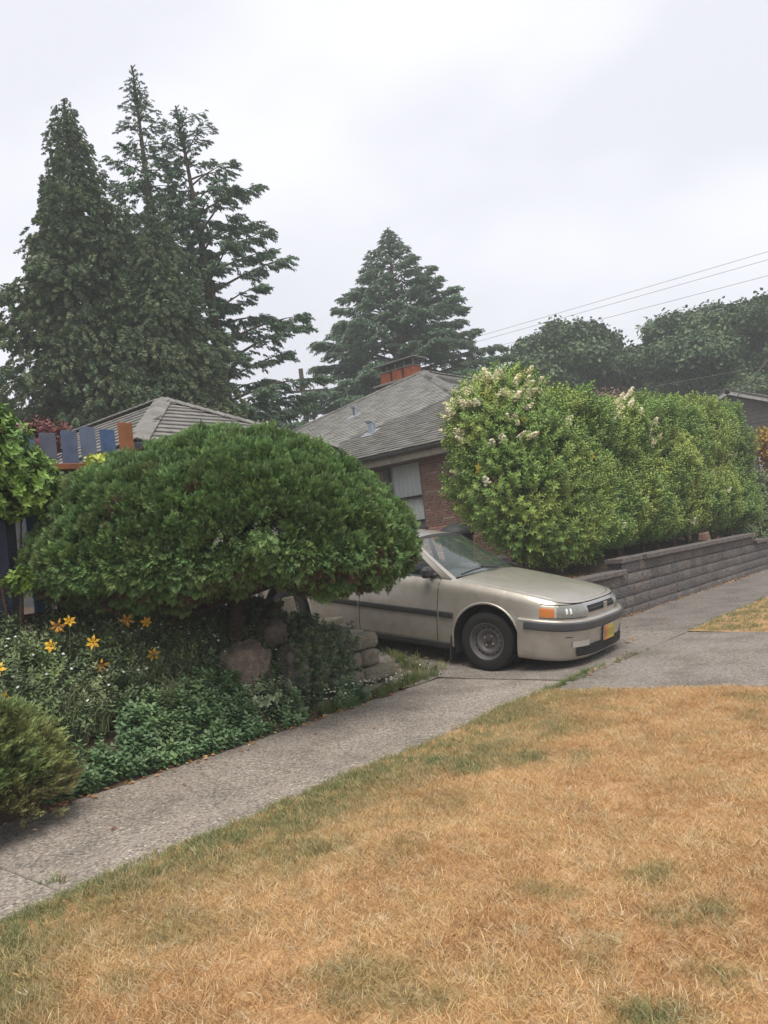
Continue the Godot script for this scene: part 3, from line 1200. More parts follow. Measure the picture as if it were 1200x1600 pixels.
# ---- walls and houses ----
func make_block_wall() -> void:
	var w := thing("block_retaining_wall", "stepped grey split-face block wall holding up the hedge along the far pavement", "wall")
	var shapes := []
	for k in 6:
		var b := MB.new()
		b.box(Transform3D(), Vector3(0.296, 0.157, 0.24), 0.012)
		# a rough split face: push the street side about
		shapes.append(split_block(0.296, 0.157, 0.24, k))
	var tops := [0.093, 0.257, 0.421, 0.588, 0.758]
	for c in 5:
		var x := 9.62 if c < 4 else 11.42
		var end := 19.15 if c < 4 else 18.15
		x += 0.15 * (c % 2)
		if c == 3:
			x = 9.74
		var k := 0
		while x < end - 0.1:
			obj("block", shapes[rng.randi() % 6], M.block[rng.randi() % 5], w, Transform3D(Basis(Vector3.UP, rf(-0.012, 0.012)), Vector3(x + 0.15, tops[c] - 0.082 + rf(-0.002, 0.002), -5.165 - 0.02 * c + rf(-0.005, 0.005))))
			x += 0.3
			k += 1
	# the return at the driveway
	for c in 4:
		for k in 4:
			obj("block", shapes[rng.randi() % 6], M.block[rng.randi() % 5], w, Transform3D(Basis(Vector3.UP, -PI * 0.5), Vector3(9.72, tops[c] - 0.082, -5.42 - 0.3 * k)))
	var runs := [[9.55, 11.42, 0.67, 0.0], [11.35, 12.15, 0.838, -0.05], [12.2, 18.2, 0.838, 0.0], [18.2, 19.2, 0.67, 0.0]]
	for r in runs:
		var x: float = r[0]
		while x < r[1] - 0.05:
			var l := minf(0.46, r[1] - x)
			var b := MB.new()
			b.box(Transform3D(), Vector3(l - 0.004, 0.078, 0.30), 0.009)
			obj("cap_block", b.mesh(), M.block_cap, w, Transform3D(Basis(Vector3.UP, rf(-0.006, 0.006)), Vector3(x + l * 0.5, r[2] - 0.04 + rf(-0.002, 0.002), -5.18 + r[3] + rf(-0.003, 0.003))))
			x += l


func split_block(wx: float, hy: float, dz: float, sd: int) -> ArrayMesh:
	var b := MB.new()
	var n := FastNoiseLite.new()
	n.seed = 500 + sd
	n.frequency = 9.0
	var rows := []
	for i in 6:
		var row := PackedVector3Array()
		for j in 9:
			var u := j / 8.0
			var v := i / 5.0
			var edge := minf(minf(u, 1.0 - u) * wx, minf(v, 1.0 - v) * hy)
			var out := smoothstep(0.0, 0.03, edge) * (0.014 + 0.026 * n.get_noise_2d(u, v * 0.35)) - 0.008
			row.append(Vector3(lerpf(-wx, wx, u) * 0.5, lerpf(hy, -hy, v) * 0.5, dz * 0.5 + out))
		rows.append(row)
	b.grid(rows)
	b.box(at(Vector3(0, 0, -0.006)), Vector3(wx, hy, dz - 0.012 - 0.006), 0.004)
	return b.mesh()


# a roof face as overlapping tabs: from an eave line up the slope
func shingles(parent: Node3D, called: String, a: Vector3, b: Vector3, up: Vector3, wide: float, bare: float, thick: float, inside: Callable, mats: Array, tints: Array, most: int, shown) -> void:
	var run := (b - a)
	var len := run.length()
	var ex := run / len
	var ey := up.normalized()
	var ez := ex.cross(ey)
	var shapes := []
	for k in 4:
		var m := MB.new()
		m.box(Transform3D(), Vector3(wide - 0.006 - 0.004 * k, bare + 0.06, thick), thick * 0.2)
		shapes.append(m.mesh())
	var xf := []
	var rows := int(up.length() / bare)
	for i in rows:
		var x := -wide * (0.5 if i % 2 else 0.0) - rf(0.0, 0.08)
		while x < len + wide:
			var p := a + ex * (x + wide * 0.5) + ey * (bare * (i + 0.5))
			if inside.call(p):
				var lift := thick * (1.2 if bare < 0.2 else 1.25)
				var t := Basis(ex, ey, ez).rotated(ex, -lift / (bare + 0.06)).rotated(ez, rf(-0.008, 0.008))
				xf.append(Transform3D(t, p + ez * (lift * 0.5 + rf(0.0, 0.004)) + ey * (rf(-0.008, 0.008) + 0.03)))
			x += wide
	pieces(called, called + "_field", shapes, mats, tints, xf, parent, shown, most)


func plain(called: String, pts: Array, thick: float, m: Material, parent: Node3D) -> MeshInstance3D:   # a flat plate with thickness below
	var b := MB.new()
	var d: Vector3 = (pts[1] - pts[0]).cross(pts[2] - pts[0]).normalized() * -thick
	var mid := Vector3.ZERO
	for p in pts:
		mid += p / pts.size()
	mid += d * 0.5
	for i in range(1, pts.size() - 1):
		b.out_tri(pts[0], pts[i], pts[i + 1], mid)
		b.out_tri(pts[0] + d, pts[i] + d, pts[i + 1] + d, mid)
	for i in pts.size():
		var j := (i + 1) % pts.size()
		b.out_quad(pts[i], pts[j], pts[j] + d, pts[i] + d, mid)
	return obj(called, b.mesh(), m, parent)


func box_part(called: String, p: Vector3, s: Vector3, m: Material, parent: Node, bev := 0.004, x := Basis()) -> MeshInstance3D:
	var b := MB.new()
	b.box(Transform3D(), s, bev)
	return obj(called, b.mesh(), m, parent, Transform3D(x, p))


func make_brick_house() -> void:
	var h := thing("brick_house", "low red brick house with grey hip roof and chimney behind the car and hedge", "house")
	var X := 12.3
	var z0 := -7.5
	var z1 := -19.6
	var y0 := 0.6
	var y1 := 3.22
	# walls: a mortar core with an opening for the window
	var wz0 := -9.42     # window, right and left edges
	var wz1 := -10.42
	var wy0 := 1.74
	var wy1 := 3.10
	var core := MB.new()
	for e in [[z0, wz0, y0, y1], [wz1, z1, y0, y1], [wz0, wz1, y0, wy0], [wz0, wz1, wy1, y1]]:
		core.box(at(Vector3(X + 0.13, (e[2] + e[3]) * 0.5, (e[0] + e[1]) * 0.5)), Vector3(0.22, e[3] - e[2], absf(e[0] - e[1])))
	core.box(at(Vector3((X + 26.0) * 0.5 + 0.12, (y0 + y1) * 0.5, z0 - 0.13)), Vector3(26.0 - X - 0.26, y1 - y0, 0.22))
	core.box(at(Vector3((X + 26.0) * 0.5, (y0 + y1) * 0.5, z1 + 0.13)), Vector3(26.0 - X, y1 - y0, 0.22))
	core.box(at(Vector3(25.9, (y0 + y1) * 0.5, (z0 + z1) * 0.5)), Vector3(0.22, y1 - y0, z0 - z1 - 0.6))
	var wall := obj("wall", core.mesh(), M.mortar, h)
	var bricks := []
	for k in 3:
		var m := MB.new()
		m.box(Transform3D(), Vector3(0.09, 0.040, 0.292 - 0.003 * k), 0.004)
		bricks.append(m.mesh())
	var bm := []
	var bt := []
	for k in [[0.50, 0.29, 0.23], [0.45, 0.255, 0.20], [0.54, 0.33, 0.27], [0.42, 0.24, 0.20], [0.51, 0.32, 0.265], [0.47, 0.29, 0.245], [0.66, 0.50, 0.42], [0.43, 0.27, 0.235]]:
		bm.append(tinted(lin(k[0], k[1], k[2]), 0.92, 4.0, 0.15))
		bt.append(Color(k[0], k[1], k[2]))
	var xf := []
	var c := 0
	var y := y0 + 0.03
	while y < y1 - 0.03:
		var z := z0 + 0.152 * (c % 2) + 0.05 * (c % 3)
		while z > z1 + 0.3:
			var hi := minf(z, z0)
			var lo := z - 0.292
			if y > wy0 - 0.02 and y < wy1 + 0.02:   # bricks are cut at the window's jambs
				if lo < wz0 and hi > wz0:
					lo = wz0 + 0.004
				elif hi > wz1 and lo < wz1:
					hi = wz1 - 0.004
				elif hi <= wz0 and lo >= wz1:
					hi = lo
			if hi - lo > 0.03:
				xf.append(Transform3D(Basis(Vector3.UP, rf(-0.006, 0.006)) * Basis().scaled(Vector3(1, 1, (hi - lo) / 0.292)), Vector3(X + 0.041 + rf(-0.003, 0.003), y + rf(-0.001, 0.001), (hi + lo) * 0.5)))
			z -= 0.304
		y += 0.0508
		c += 1
	pieces("brick", "brick_field", bricks, bm, bt, xf, wall, func(p): return p.z > -11.6 and p.z < -8.0 and p.y > 1.7, 296)
	xf = []
	c = 0
	y = y0 + 0.03
	while y < y1 - 0.03:
		var x := X + 0.09 + 0.152 * (c % 2)
		while x < 25.8:
			xf.append(Transform3D(Basis(Vector3.UP, PI * 0.5), Vector3(x + 0.15, y, z0 - 0.041)))
			x += 0.304
		y += 0.0508
		c += 1
	var cols := PackedColorArray()
	for i in xf.size():
		cols.append(bt[rng.randi() % 8])
	scatter("brick_field", bricks[0], M.tint, xf, cols, wall)
	# window: frame, meeting rail, panes with a grey curtain behind
	var fr := tinted(lin(0.20, 0.20, 0.205), 0.6)
	var dark := mat(0.5, lin(0.02, 0.02, 0.022))
	var win := obj("window", null, fr, h)
	win.position = Vector3(X + 0.05, 0, 0)
	var wh := wy1 - wy0
	var wm := (wz0 + wz1) * 0.5
	var fb := MB.new()
	fb.box(at(Vector3(0.0, (wy0 + wy1) * 0.5, wz1 + 0.075)), Vector3(0.07, wh, 0.15), 0.006)
	fb.box(at(Vector3(0.0, (wy0 + wy1) * 0.5, wz0 - 0.02)), Vector3(0.07, wh, 0.04), 0.006)
	fb.box(at(Vector3(0.002, wy1 - 0.03, wm)), Vector3(0.066, 0.06, wz0 - wz1 - 0.19), 0.006)
	fb.box(at(Vector3(-0.002, wy0 + 0.02, wm)), Vector3(0.09, 0.04, wz0 - wz1), 0.006)
	win.mesh = fb.mesh()
	var p0 := wz1 + 0.15
	var p1 := wz0 - 0.04
	var pm := (p0 + p1) * 0.5
	box_part("window_rail", Vector3(0.0, wy0 + 0.62, pm), Vector3(0.05, 0.055, p1 - p0), dark, win)
	box_part("window_rail", Vector3(0.0, wy0 + 0.14, pm), Vector3(0.05, 0.04, p1 - p0), dark, win)
	box_part("window_stile", Vector3(0.0, (wy0 + wy1) * 0.5 + 0.05, p0 + 0.015), Vector3(0.048, wh - 0.18, 0.03), dark, win)
	box_part("lower_panel", Vector3(0.012, wy0 + 0.08, pm), Vector3(0.03, 0.10, p1 - p0), fr, win)
	for e in [[wy0 + 0.65, wy1 - 0.06], [wy0 + 0.16, wy0 + 0.59]]:
		box_part("pane", Vector3(0.012, (e[0] + e[1]) * 0.5, pm + 0.015), Vector3(0.005, e[1] - e[0], p1 - p0 - 0.03), M.glass, win, 0.0)
	var cu := MB.new()
	var rows := []
	for i in 2:
		var row := PackedVector3Array()
		for j in 61:
			var z := lerpf(p0 - 0.05, p1 + 0.02, j / 60.0)
			row.append(Vector3(0.075 + 0.014 * sin(z * 55.0) + 0.01 * sin(z * 23.0 + 1.0), wy1 if i == 0 else wy0, z))
		rows.append(row)
	cu.grid(rows)
	obj("curtain", cu.mesh(), mat(0.9, lin(0.86, 0.92, 0.90)), win)
	box_part("window_sill", Vector3(-0.06, wy0 - 0.03, wm), Vector3(0.14, 0.05, wz0 - wz1 + 0.08), tinted(lin(0.16, 0.14, 0.13)), win)
	# roof
	var ry := 3.27
	var ex := 11.9
	var ez0 := -7.08
	var ez1 := -20.02
	var pk := Vector3(18.4, 6.42, -13.55)
	var pk2 := Vector3(21.5, 6.42, -13.55)
	var deckm := tinted(lin(0.14, 0.14, 0.138), 0.95)
	var A := Vector3(ex, ry, ez1)
	var B := Vector3(ex, ry, ez0)
	var Cc := Vector3(28.0, ry, ez0)
	var Dd := Vector3(28.0, ry, ez1)
	var roof := plain("roof", [A, B, pk], 0.04, deckm, h)
	plain("roof_deck", [B, Cc, pk2, pk], 0.04, deckm, roof)
	plain("roof_deck", [Dd, A, pk, pk2], 0.04, deckm, roof)
	plain("roof_deck", [Cc, Dd, pk2], 0.04, deckm, roof)
	var sm := []
	var st := []
	for k in [0.27, 0.225, 0.30, 0.20, 0.25, 0.285]:
		sm.append(tinted(lin(k, k, k * 0.95), 0.95, 5.0, 0.1))
		st.append(Color(k, k, k * 0.95))
	var upA := pk - Vector3(ex, ry, pk.z)
	shingles(roof, "shingle", A, B, upA, 0.32, 0.15, 0.02, func(p): return in_tri(p, A, B, pk, Vector3(1, 0, 0)), sm, st, 250, func(p): return p.z > -15.5 and p.x < 18.0)
	var upB := pk - Vector3(pk.x, ry, ez0)
	shingles(roof, "shingle", B, Cc, upB, 0.32, 0.15, 0.02, func(p): return in_tri(p, B, Cc, pk, Vector3.BACK) or in_tri(p, pk, Cc, pk2, Vector3.BACK), sm, st, 40, func(p): return p.y > 5.6)
	for hip in [[A, pk], [B, pk], [pk, pk2]]:
		var d: Vector3 = hip[1] - hip[0]
		var n := int(d.length() / 0.2)
		var dir := d.normalized()
		var side := dir.cross(Vector3.UP).normalized()
		var up := side.cross(dir)
		var cm := MB.new()
		for s in [-1.0, 1.0]:
			cm.box(Transform3D(Basis(Vector3.BACK, -0.42 * s), Vector3(0.07 * s, -0.022, 0)), Vector3(0.16, 0.012, 0.25), 0.002)
		var capm := cm.mesh()
		for i in n:
			var p: Vector3 = hip[0] + dir * (0.2 * i + 0.12) + up * 0.05
			obj("hip_cap", capm, sm[rng.randi() % 6], roof, Transform3D(Basis(side, up, -dir).rotated(side, 0.06), p))
	# gutter, fascia and soffit
	var gut := tinted(lin(0.15, 0.15, 0.15), 0.5)
	box_part("fascia", Vector3(ex + 0.03, ry - 0.12, (ez0 + ez1) * 0.5), Vector3(0.025, 0.2, ez0 - ez1 - 0.02), tinted(lin(0.52, 0.48, 0.38)), h)
	box_part("soffit", Vector3(ex + 0.24, ry - 0.205, (ez0 + ez1) * 0.5), Vector3(0.42, 0.012, ez0 - ez1 - 0.04), tinted(lin(0.36, 0.33, 0.27)), h)
	box_part("fascia", Vector3(20.0, ry - 0.085, ez0 - 0.02), Vector3(15.9, 0.12, 0.025), tinted(lin(0.33, 0.30, 0.24)), h)
	var g := MB.new()
	var gr := []
	for i in 9:
		var q := lerpf(0.0, PI, i / 8.0)
		var dx := -0.055 - 0.055 * cos(q) + 0.005
		gr.append(PackedVector3Array([Vector3(ex + dx, ry - 0.015 - 0.075 * sin(q), ez1), Vector3(ex + dx, ry - 0.015 - 0.075 * sin(q), ez0)]))
	g.grid(gr)
	obj("gutter", g.mesh(), gut, h)
	# two metal roof vents on the near slope
	for e in [[Vector3(13.50, 0, -11.62), 0.28, 0.16], [Vector3(15.45, 0, -13.8), 0.26, 0.11]]:
		var p: Vector3 = e[0]
		p.y = ry + (p.x - ex) * 0.4846
		var v := MB.new()
		v.box(Transform3D(Basis(Vector3.BACK, 0.451), p + Vector3(-0.02, 0.02, 0)), Vector3(0.4, 0.012, 0.34), 0.003)
		v.box(at(p + Vector3(0.05, e[1] * 0.45, 0)), Vector3(0.10, e[1], e[2]), 0.012)
		v.box(Transform3D(Basis(Vector3.BACK, -0.5), p + Vector3(0.0, e[1] * 0.9, 0)), Vector3(0.16, 0.02, e[2] + 0.03), 0.006)
		obj("roof_vent", v.mesh(), M.metal, roof)
	# chimney: brick base, three clay flues, a metal cap on posts
	var ch := Vector3(19.5, 6.12, -15.25)
	var cb := MB.new()
	cb.box(at(ch), Vector3(0.66, 0.9, 1.62), 0.01)
	var chim := obj("chimney", cb.mesh(), tinted(lin(0.25, 0.12, 0.09), 0.95, 3.0, 0.6), h)
	box_part("chimney_ledge", ch + Vector3(0, 0.475, 0), Vector3(0.76, 0.06, 1.74), tinted(lin(0.42, 0.40, 0.37)), chim)
	var clay := tinted(lin(0.52, 0.145, 0.06), 0.85, 2.0)
	for k in 3:
		box_part("flue", ch + Vector3(-0.02, 0.69, -0.48 + 0.48 * k), Vector3(0.42, 0.37, 0.40), clay, chim, 0.03)
		box_part("flue_collar", ch + Vector3(-0.02, 0.885, -0.48 + 0.48 * k), Vector3(0.45, 0.03, 0.44), tinted(lin(0.45, 0.44, 0.42)), chim)
	for k in 5:
		for s in [-1.0, 1.0]:
			box_part("cap_post", ch + Vector3(0.24 * s, 0.99, -0.72 + 0.36 * k), Vector3(0.03, 0.2, 0.03), tinted(lin(0.40, 0.40, 0.40)), chim, 0.003)
	box_part("cap_mesh_band", ch + Vector3(0.0, 1.0, 0.0), Vector3(0.3, 0.11, 1.3), mat(0.9, lin(0.09, 0.09, 0.085)), chim)
	box_part("chimney_cap", ch + Vector3(0, 1.105, 0), Vector3(0.70, 0.03, 1.70), tinted(lin(0.36, 0.37, 0.38), 0.5), chim, 0.01)


func in_tri(p: Vector3, a: Vector3, b: Vector3, c: Vector3, _n: Vector3) -> bool:
	var f := func(u: Vector3, v: Vector3) -> float: return (v.x - u.x) * (p.z - u.z) - (v.z - u.z) * (p.x - u.x)
	var d1: float = f.call(a, b)
	var d2: float = f.call(b, c)
	var d3: float = f.call(c, a)
	return (d1 >= 0 and d2 >= 0 and d3 >= 0) or (d1 <= 0 and d2 <= 0 and d3 <= 0)


func make_garage() -> void:
	var h := thing("garage", "low garage with a pale grey shingled hip roof behind the blue fence", "garage")
	var pk := Vector3(8.91, 4.74, -12.85)
	var run := 2.2
	var rise := 1.3
	var back := -19.0
	var e0 := Vector3(pk.x - run, pk.y - rise, pk.z + 2.4)
	var e1 := Vector3(pk.x + run, pk.y - rise, pk.z + 2.4)
	var e2 := Vector3(pk.x - run, pk.y - rise, back - run)
	var e3 := Vector3(pk.x + run, pk.y - rise, back - run)
	var pb := Vector3(pk.x, pk.y, back)
	var dm := tinted(lin(0.16, 0.16, 0.155), 0.95)
	var w := MB.new()
	w.box(at(Vector3(pk.x, 1.9, (e0.z + e2.z) * 0.5)), Vector3(2.0 * run - 0.7, 2.96, e0.z - e2.z - 0.7))
	obj("wall", w.mesh(), tinted(lin(0.14, 0.145, 0.16)), h)
	box_part("garage_door", Vector3(8.9, 1.85, e0.z - 0.33), Vector3(2.6, 2.0, 0.05), tinted(lin(0.6, 0.6, 0.6)), h)
	var roof := plain("roof", [e2, e0, pk, pb], 0.06, dm, h)
	plain("roof_deck", [e0, e1, pk], 0.06, dm, roof)
	plain("roof_deck", [e1, e3, pb, pk], 0.06, dm, roof)
	plain("roof_deck", [e3, e2, pb], 0.06, dm, roof)
	var sm := []
	var st := []
	for k in [0.35, 0.32, 0.38, 0.29, 0.335]:
		sm.append(tinted(lin(k, k * 0.985, k * 0.955), 0.95, 4.0, 0.1))
		st.append(Color(k, k * 0.985, k * 0.955))
	shingles(roof, "shingle", e2, e0, pk - Vector3(e0.x, e0.y, pk.z), 0.33, 0.24, 0.03, func(p): return in_tri(p, e2, e0, pk, Vector3.UP) or in_tri(p, e2, pk, pb, Vector3.UP), sm, st, 170, func(p): return p.z > -18.0)
	shingles(roof, "shingle", e0, e1, pk - Vector3(pk.x, e0.y, e0.z), 0.33, 0.24, 0.03, func(p): return in_tri(p, e0, e1, pk, Vector3.UP), sm, st, 110, null)
	for hip in [[e0, pk], [e1, pk], [pk, pb]]:
		var d: Vector3 = hip[1] - hip[0]
		var dir := d.normalized()
		var side := dir.cross(Vector3.UP).normalized()
		var up := side.cross(dir)
		var cm := MB.new()
		for s in [-1.0, 1.0]:
			cm.box(Transform3D(Basis(Vector3.BACK, -0.38 * s), Vector3(0.085 * s, -0.03, 0)), Vector3(0.19, 0.018, 0.27), 0.003)
		var capm := cm.mesh()
		for i in int(d.length() / 0.2):
			obj("hip_cap", capm, sm[rng.randi() % 5], roof, Transform3D(Basis(side, up, -dir).rotated(side, 0.08), hip[0] + dir * (0.2 * i + 0.12) + up * 0.075))
	box_part("fascia", Vector3(pk.x, e0.y - 0.09, e0.z), Vector3(2.0 * run, 0.14, 0.03), tinted(lin(0.3, 0.3, 0.3)), h)
	box_part("fascia", Vector3(e0.x, e0.y - 0.09, (e0.z + e2.z) * 0.5), Vector3(0.03, 0.14, e0.z - e2.z), tinted(lin(0.3, 0.3, 0.3)), h)


func make_grey_house() -> void:
	var h := thing("grey_house", "taupe lap-sided gabled house with white trim beyond the end of the hedge", "house")
	var X := 32.6
	var zc := -9.3
	var half := 4.6
	var ye := 4.1
	var yp := 6.0
	var sid := []
	for k in [[0.155, 0.14, 0.135], [0.145, 0.132, 0.128], [0.165, 0.15, 0.144]]:
		sid.append(tinted(lin(k[0], k[1], k[2]), 0.8))
	box_part("wall", Vector3(X + 4.1, 2.2, zc), Vector3(8.0, 3.9, half * 2.0), sid[1], h, 0.0)
	var gab := MB.new()
	gab.out_tri(Vector3(X + 0.08, ye, zc - half), Vector3(X + 0.08, ye, zc + half), Vector3(X + 0.08, yp, zc), Vector3(X + 4, 4, zc))
	obj("gable", gab.mesh(), sid[1], h)
	var y := 0.45
	var i := 0
	while y < yp - 0.1:
		var w := half if y < ye else half * (yp - y) / (yp - ye)
		box_part("siding_board", Vector3(X + 0.03, y, zc), Vector3(0.035, 0.185, w * 2.0 - 0.1), sid[i % 3], h, 0.004, Basis(Vector3.BACK, -0.09))
		y += 0.17
		i += 1
	var white := tinted(lin(0.72, 0.72, 0.72), 0.6)
	var slope := atan2(yp - ye, half)
	for s in [-1.0, 1.0]:
		var b := MB.new()
		b.box(Transform3D(Basis(Vector3.RIGHT, slope * s), Vector3(X - 0.22, (ye + yp) * 0.5 - 0.02, zc + s * half * 0.52)), Vector3(0.04, 0.22, half * 1.16), 0.005)
		obj("barge_board", b.mesh(), white, h)
		plain("roof", [Vector3(X - 0.25, yp + 0.14, zc), Vector3(X - 0.25, ye - 0.1, zc + s * (half + 0.4)), Vector3(X + 8.3, ye - 0.1, zc + s * (half + 0.4)), Vector3(X + 8.3, yp + 0.14, zc)] if s > 0.0 else [Vector3(X + 8.3, yp + 0.14, zc), Vector3(X + 8.3, ye - 0.1, zc - half - 0.4), Vector3(X - 0.25, ye - 0.1, zc - half - 0.4), Vector3(X - 0.25, yp + 0.14, zc)], 0.08, tinted(lin(0.13, 0.13, 0.13), 0.95), h)
	# windows and the white band between the storeys
	for e in [Vector3(X, 3.35, -8.0), Vector3(X, 3.35, -6.4), Vector3(X, 3.35, -11.4)]:
		var fb := MB.new()
		for q in [[0.0, 0.57, 1.1, 0.09], [0.0, -0.57, 1.1, 0.09], [0.5, 0.0, 0.09, 1.05], [-0.5, 0.0, 0.09, 1.05]]:
			fb.box(at(Vector3(-0.02, q[1], q[0])), Vector3(0.06, q[3], q[2]), 0.006)
		var win := obj("window", fb.mesh(), white, h, at(e))
		box_part("pane", Vector3(0.015, 0, 0), Vector3(0.02, 1.05, 0.92), mat(0.05, lin(0.05, 0.06, 0.065)), win, 0.0)
		for k in 3:
			box_part("glazing_bar", Vector3(0.0, 0.0, -0.23 + 0.23 * k), Vector3(0.02, 1.04, 0.022), white, win, 0.002)
			box_part("glazing_bar", Vector3(0.003, -0.26 + 0.26 * k, 0.0), Vector3(0.02, 0.022, 0.91), white, win, 0.002)
	for k in 3:
		box_part("white_bracket", Vector3(X - 0.12, 2.52, -7.4 - 0.9 * k), Vector3(0.3, 0.09, 0.75), white, h, 0.01)
	box_part("corner_board", Vector3(X + 0.0, 2.4, zc + half - 0.06), Vector3(0.07, 3.6, 0.12), white, h)


func make_fence() -> void:
	var f := thing("board_fence", "weathered blue board fence with an orange cedar rail behind the mounded shrub", "fence")
	var blues := []
	for k in [[0.10, 0.18, 0.38], [0.17, 0.18, 0.27], [0.10, 0.20, 0.42], [0.14, 0.19, 0.33], [0.18, 0.23, 0.36]]:
		var m := tinted(lin(k[0], k[1], k[2]), 0.85, 3.0, 0.1)
		m.albedo_texture = M.grain
		blues.append(m)
	var bare := tinted(lin(0.42, 0.17, 0.075), 0.85, 3.0, 0.2)
	var x := 0.55
	var i := 0
	while x < 4.2:
		var base := gh(x, -6.45) - 0.1
		var top := 2.69 + 0.105 * (x - 3.14) + rf(-0.02, 0.02)
		if x < 3.0:
			top = 2.66 + rf(-0.03, 0.02)
		var last := x > 3.95 and x < 4.1
		if last:
			top = 2.82
		var t := Basis(Vector3.BACK, rf(-0.015, 0.015)) * Basis(Vector3.UP, rf(-0.02, 0.02))
		var b := MB.new()
		b.box(Transform3D(), Vector3(0.142, top - base, 0.02), 0.003)
		obj("board", b.mesh(), bare if last else blues[[0, 0, 1, 2, 1, 3, 4][i % 7]], f, Transform3D(t, Vector3(x, (top + base) * 0.5, -6.45 + rf(-0.006, 0.006))))
		x = x + 0.1865 if x > 2.95 else x + 0.1445
		if x > 2.95 and x < 3.09:
			x = 3.097
		i += 1
	var rail := tinted(lin(0.40, 0.15, 0.07), 0.85, 2.0, 0.2)
	box_part("rail", Vector3(2.42, 2.37, -6.40), Vector3(3.6, 0.055, 0.11), rail, f, 0.006, Basis(Vector3.BACK, 0.02))
	box_part("rail", Vector3(2.42, 1.13, -6.40), Vector3(3.6, 0.09, 0.045), tinted(lin(0.11, 0.042, 0.03), 0.9, 2.0, 0.2), f, 0.006, Basis(Vector3.BACK, 0.02))
	for e in [0.6, 2.62, 4.22]:
		box_part("post", Vector3(e, 1.65, -6.525), Vector3(0.1, 2.0, 0.1), tinted(lin(0.07, 0.08, 0.12)), f, 0.008)
	box_part("post", Vector3(2.72, 1.45, -6.32), Vector3(0.13, 1.75, 0.1), tinted(lin(0.075, 0.095, 0.17)), f, 0.008)
	# a blue screen of planks behind, seen dark through the gaps
	# driveway-side stack of rounded concrete blocks at the end of the bank
	var w := thing("block_stack", "low stack of rounded mossy concrete blocks at the end of the planted bank", "wall")
	for e in [[5.84, 0.50, -5.44, 0.50, 0.165], [5.34, 0.50, -5.46, 0.46, 0.165], [5.93, 0.335, -5.42, 0.26, 0.155], [5.62, 0.335, -5.42, 0.33, 0.155], [5.28, 0.335, -5.44, 0.33, 0.155], [5.98, 0.175, -5.36, 0.44, 0.155], [5.52, 0.175, -5.36, 0.44, 0.155], [5.75, 0.02, -5.31, 0.46, 0.145], [5.28, 0.02, -5.31, 0.46, 0.145]]:
		obj("block", rock_mesh(Vector3(e[3] * 0.5, e[4] * 0.5, 0.15), 7.0, 0.012, 0.3, int(e[0] * 100)), M.old_concrete, w, Transform3D(Basis(Vector3.UP, rf(-0.05, 0.05)), Vector3(e[0] - 0.22 + 0.06, e[1], e[2])))
	for k in 5:
		for c in 3:
			obj("block", rock_mesh(Vector3(0.15, 0.08, 0.2), 5.0, 0.006, 0.22, k * 10 + c), M.old_concrete, w, at(Vector3(5.93, 0.175 + 0.163 * c, -5.78 - 0.42 * k)))
	for e in [[Vector3(5.86, 0.66, -6.15), Vector3(0.55, 0.07, 0.42), 0.05], [Vector3(5.82, 0.70, -6.65), Vector3(0.5, 0.06, 0.4), -0.06]]:
		box_part("coping_slab", e[0], e[1], M.old_concrete, w, 0.012, Basis(Vector3.UP, 0.2) * Basis(Vector3.BACK, e[2]))
	var sl := MB.new()
	sl.box(Transform3D(), Vector3(0.30, 0.30, 0.055), 0.006)
	tag(obj("paving_slab", sl.mesh(), M.old_concrete, null, Transform3D(Basis(Vector3.UP, 0.35) * Basis(Vector3.RIGHT, -0.12), Vector3(5.83, 0.83, -6.5))), "square concrete paving slab standing on edge in front of the rear wheel", "slab")


# a boulder or rounded block: a superellipsoid with bumps
func rock_mesh(r: Vector3, power: float, rough: float, freq: float, sd: int) -> ArrayMesh:
	var b := MB.new()
	var n := FastNoiseLite.new()
	n.seed = sd
	n.frequency = freq * 6.0
	n.fractal_octaves = 4
	var rows := []
	for i in 15:
		var la := PI * (i / 14.0 - 0.5)
		var row := PackedVector3Array()
		for j in 22:
			var lo := TAU * j / 22.0
			var d := Vector3(cos(la) * cos(lo), sin(la), cos(la) * sin(lo))
			var k := pow(pow(absf(d.x), power) + pow(absf(d.y), power) + pow(absf(d.z), power), -1.0 / power)
			var p := d * k * r
			p += d * n.get_noise_3d(p.x * 4.0, p.y * 4.0, p.z * 4.0) * rough * 2.5
			row.append(p)
		rows.append(row)
	b.grid(rows, true)
	return b.mesh()


# ---- plants ----
func leaf_quad(b: MB, p: Vector3, dir: Vector3, up: Vector3, l: float, w: float, fold := 0.25) -> void:
	var s := dir.cross(up).normalized() * w * 0.5
	var n := s.cross(dir).normalized()
	var mid := p + dir * l * 0.45 - n * w * fold * 0.5
	var tip := p + dir * l - n * l * 0.06
	var a := p + dir * l * 0.4 + s + n * w * fold * 0.3
	var c := p + dir * l * 0.4 - s + n * w * fold * 0.3
	b.tri(p, a, mid); b.tri(mid, a, tip)
	b.tri(p, mid, c); b.tri(mid, tip, c)


# a shoot with leaves round it, y up its stem
func shoot_mesh(n: int, stem: float, l: float, w: float, young: Color, old: Color, flop := 0.5) -> ArrayMesh:
	var b := MB.new()
	for i in n:
		var t := (i + 0.5) / n
		var g := i * 2.4 + rf(-0.3, 0.3)
		b.col = old.lerp(young, t * t)
		var out := Vector3(cos(g), lerpf(0.15 - flop * 0.4, 1.3 - flop, t) + rf(-0.15, 0.15), sin(g)).normalized()
		var k := l * lerpf(1.0, 0.72, t) * rf(0.8, 1.15)
		leaf_quad(b, Vector3(0, stem * t, 0), out, Vector3.UP if absf(out.y) < 0.9 else Vector3.RIGHT, k, w * rf(0.85, 1.1))
	return b.mesh()


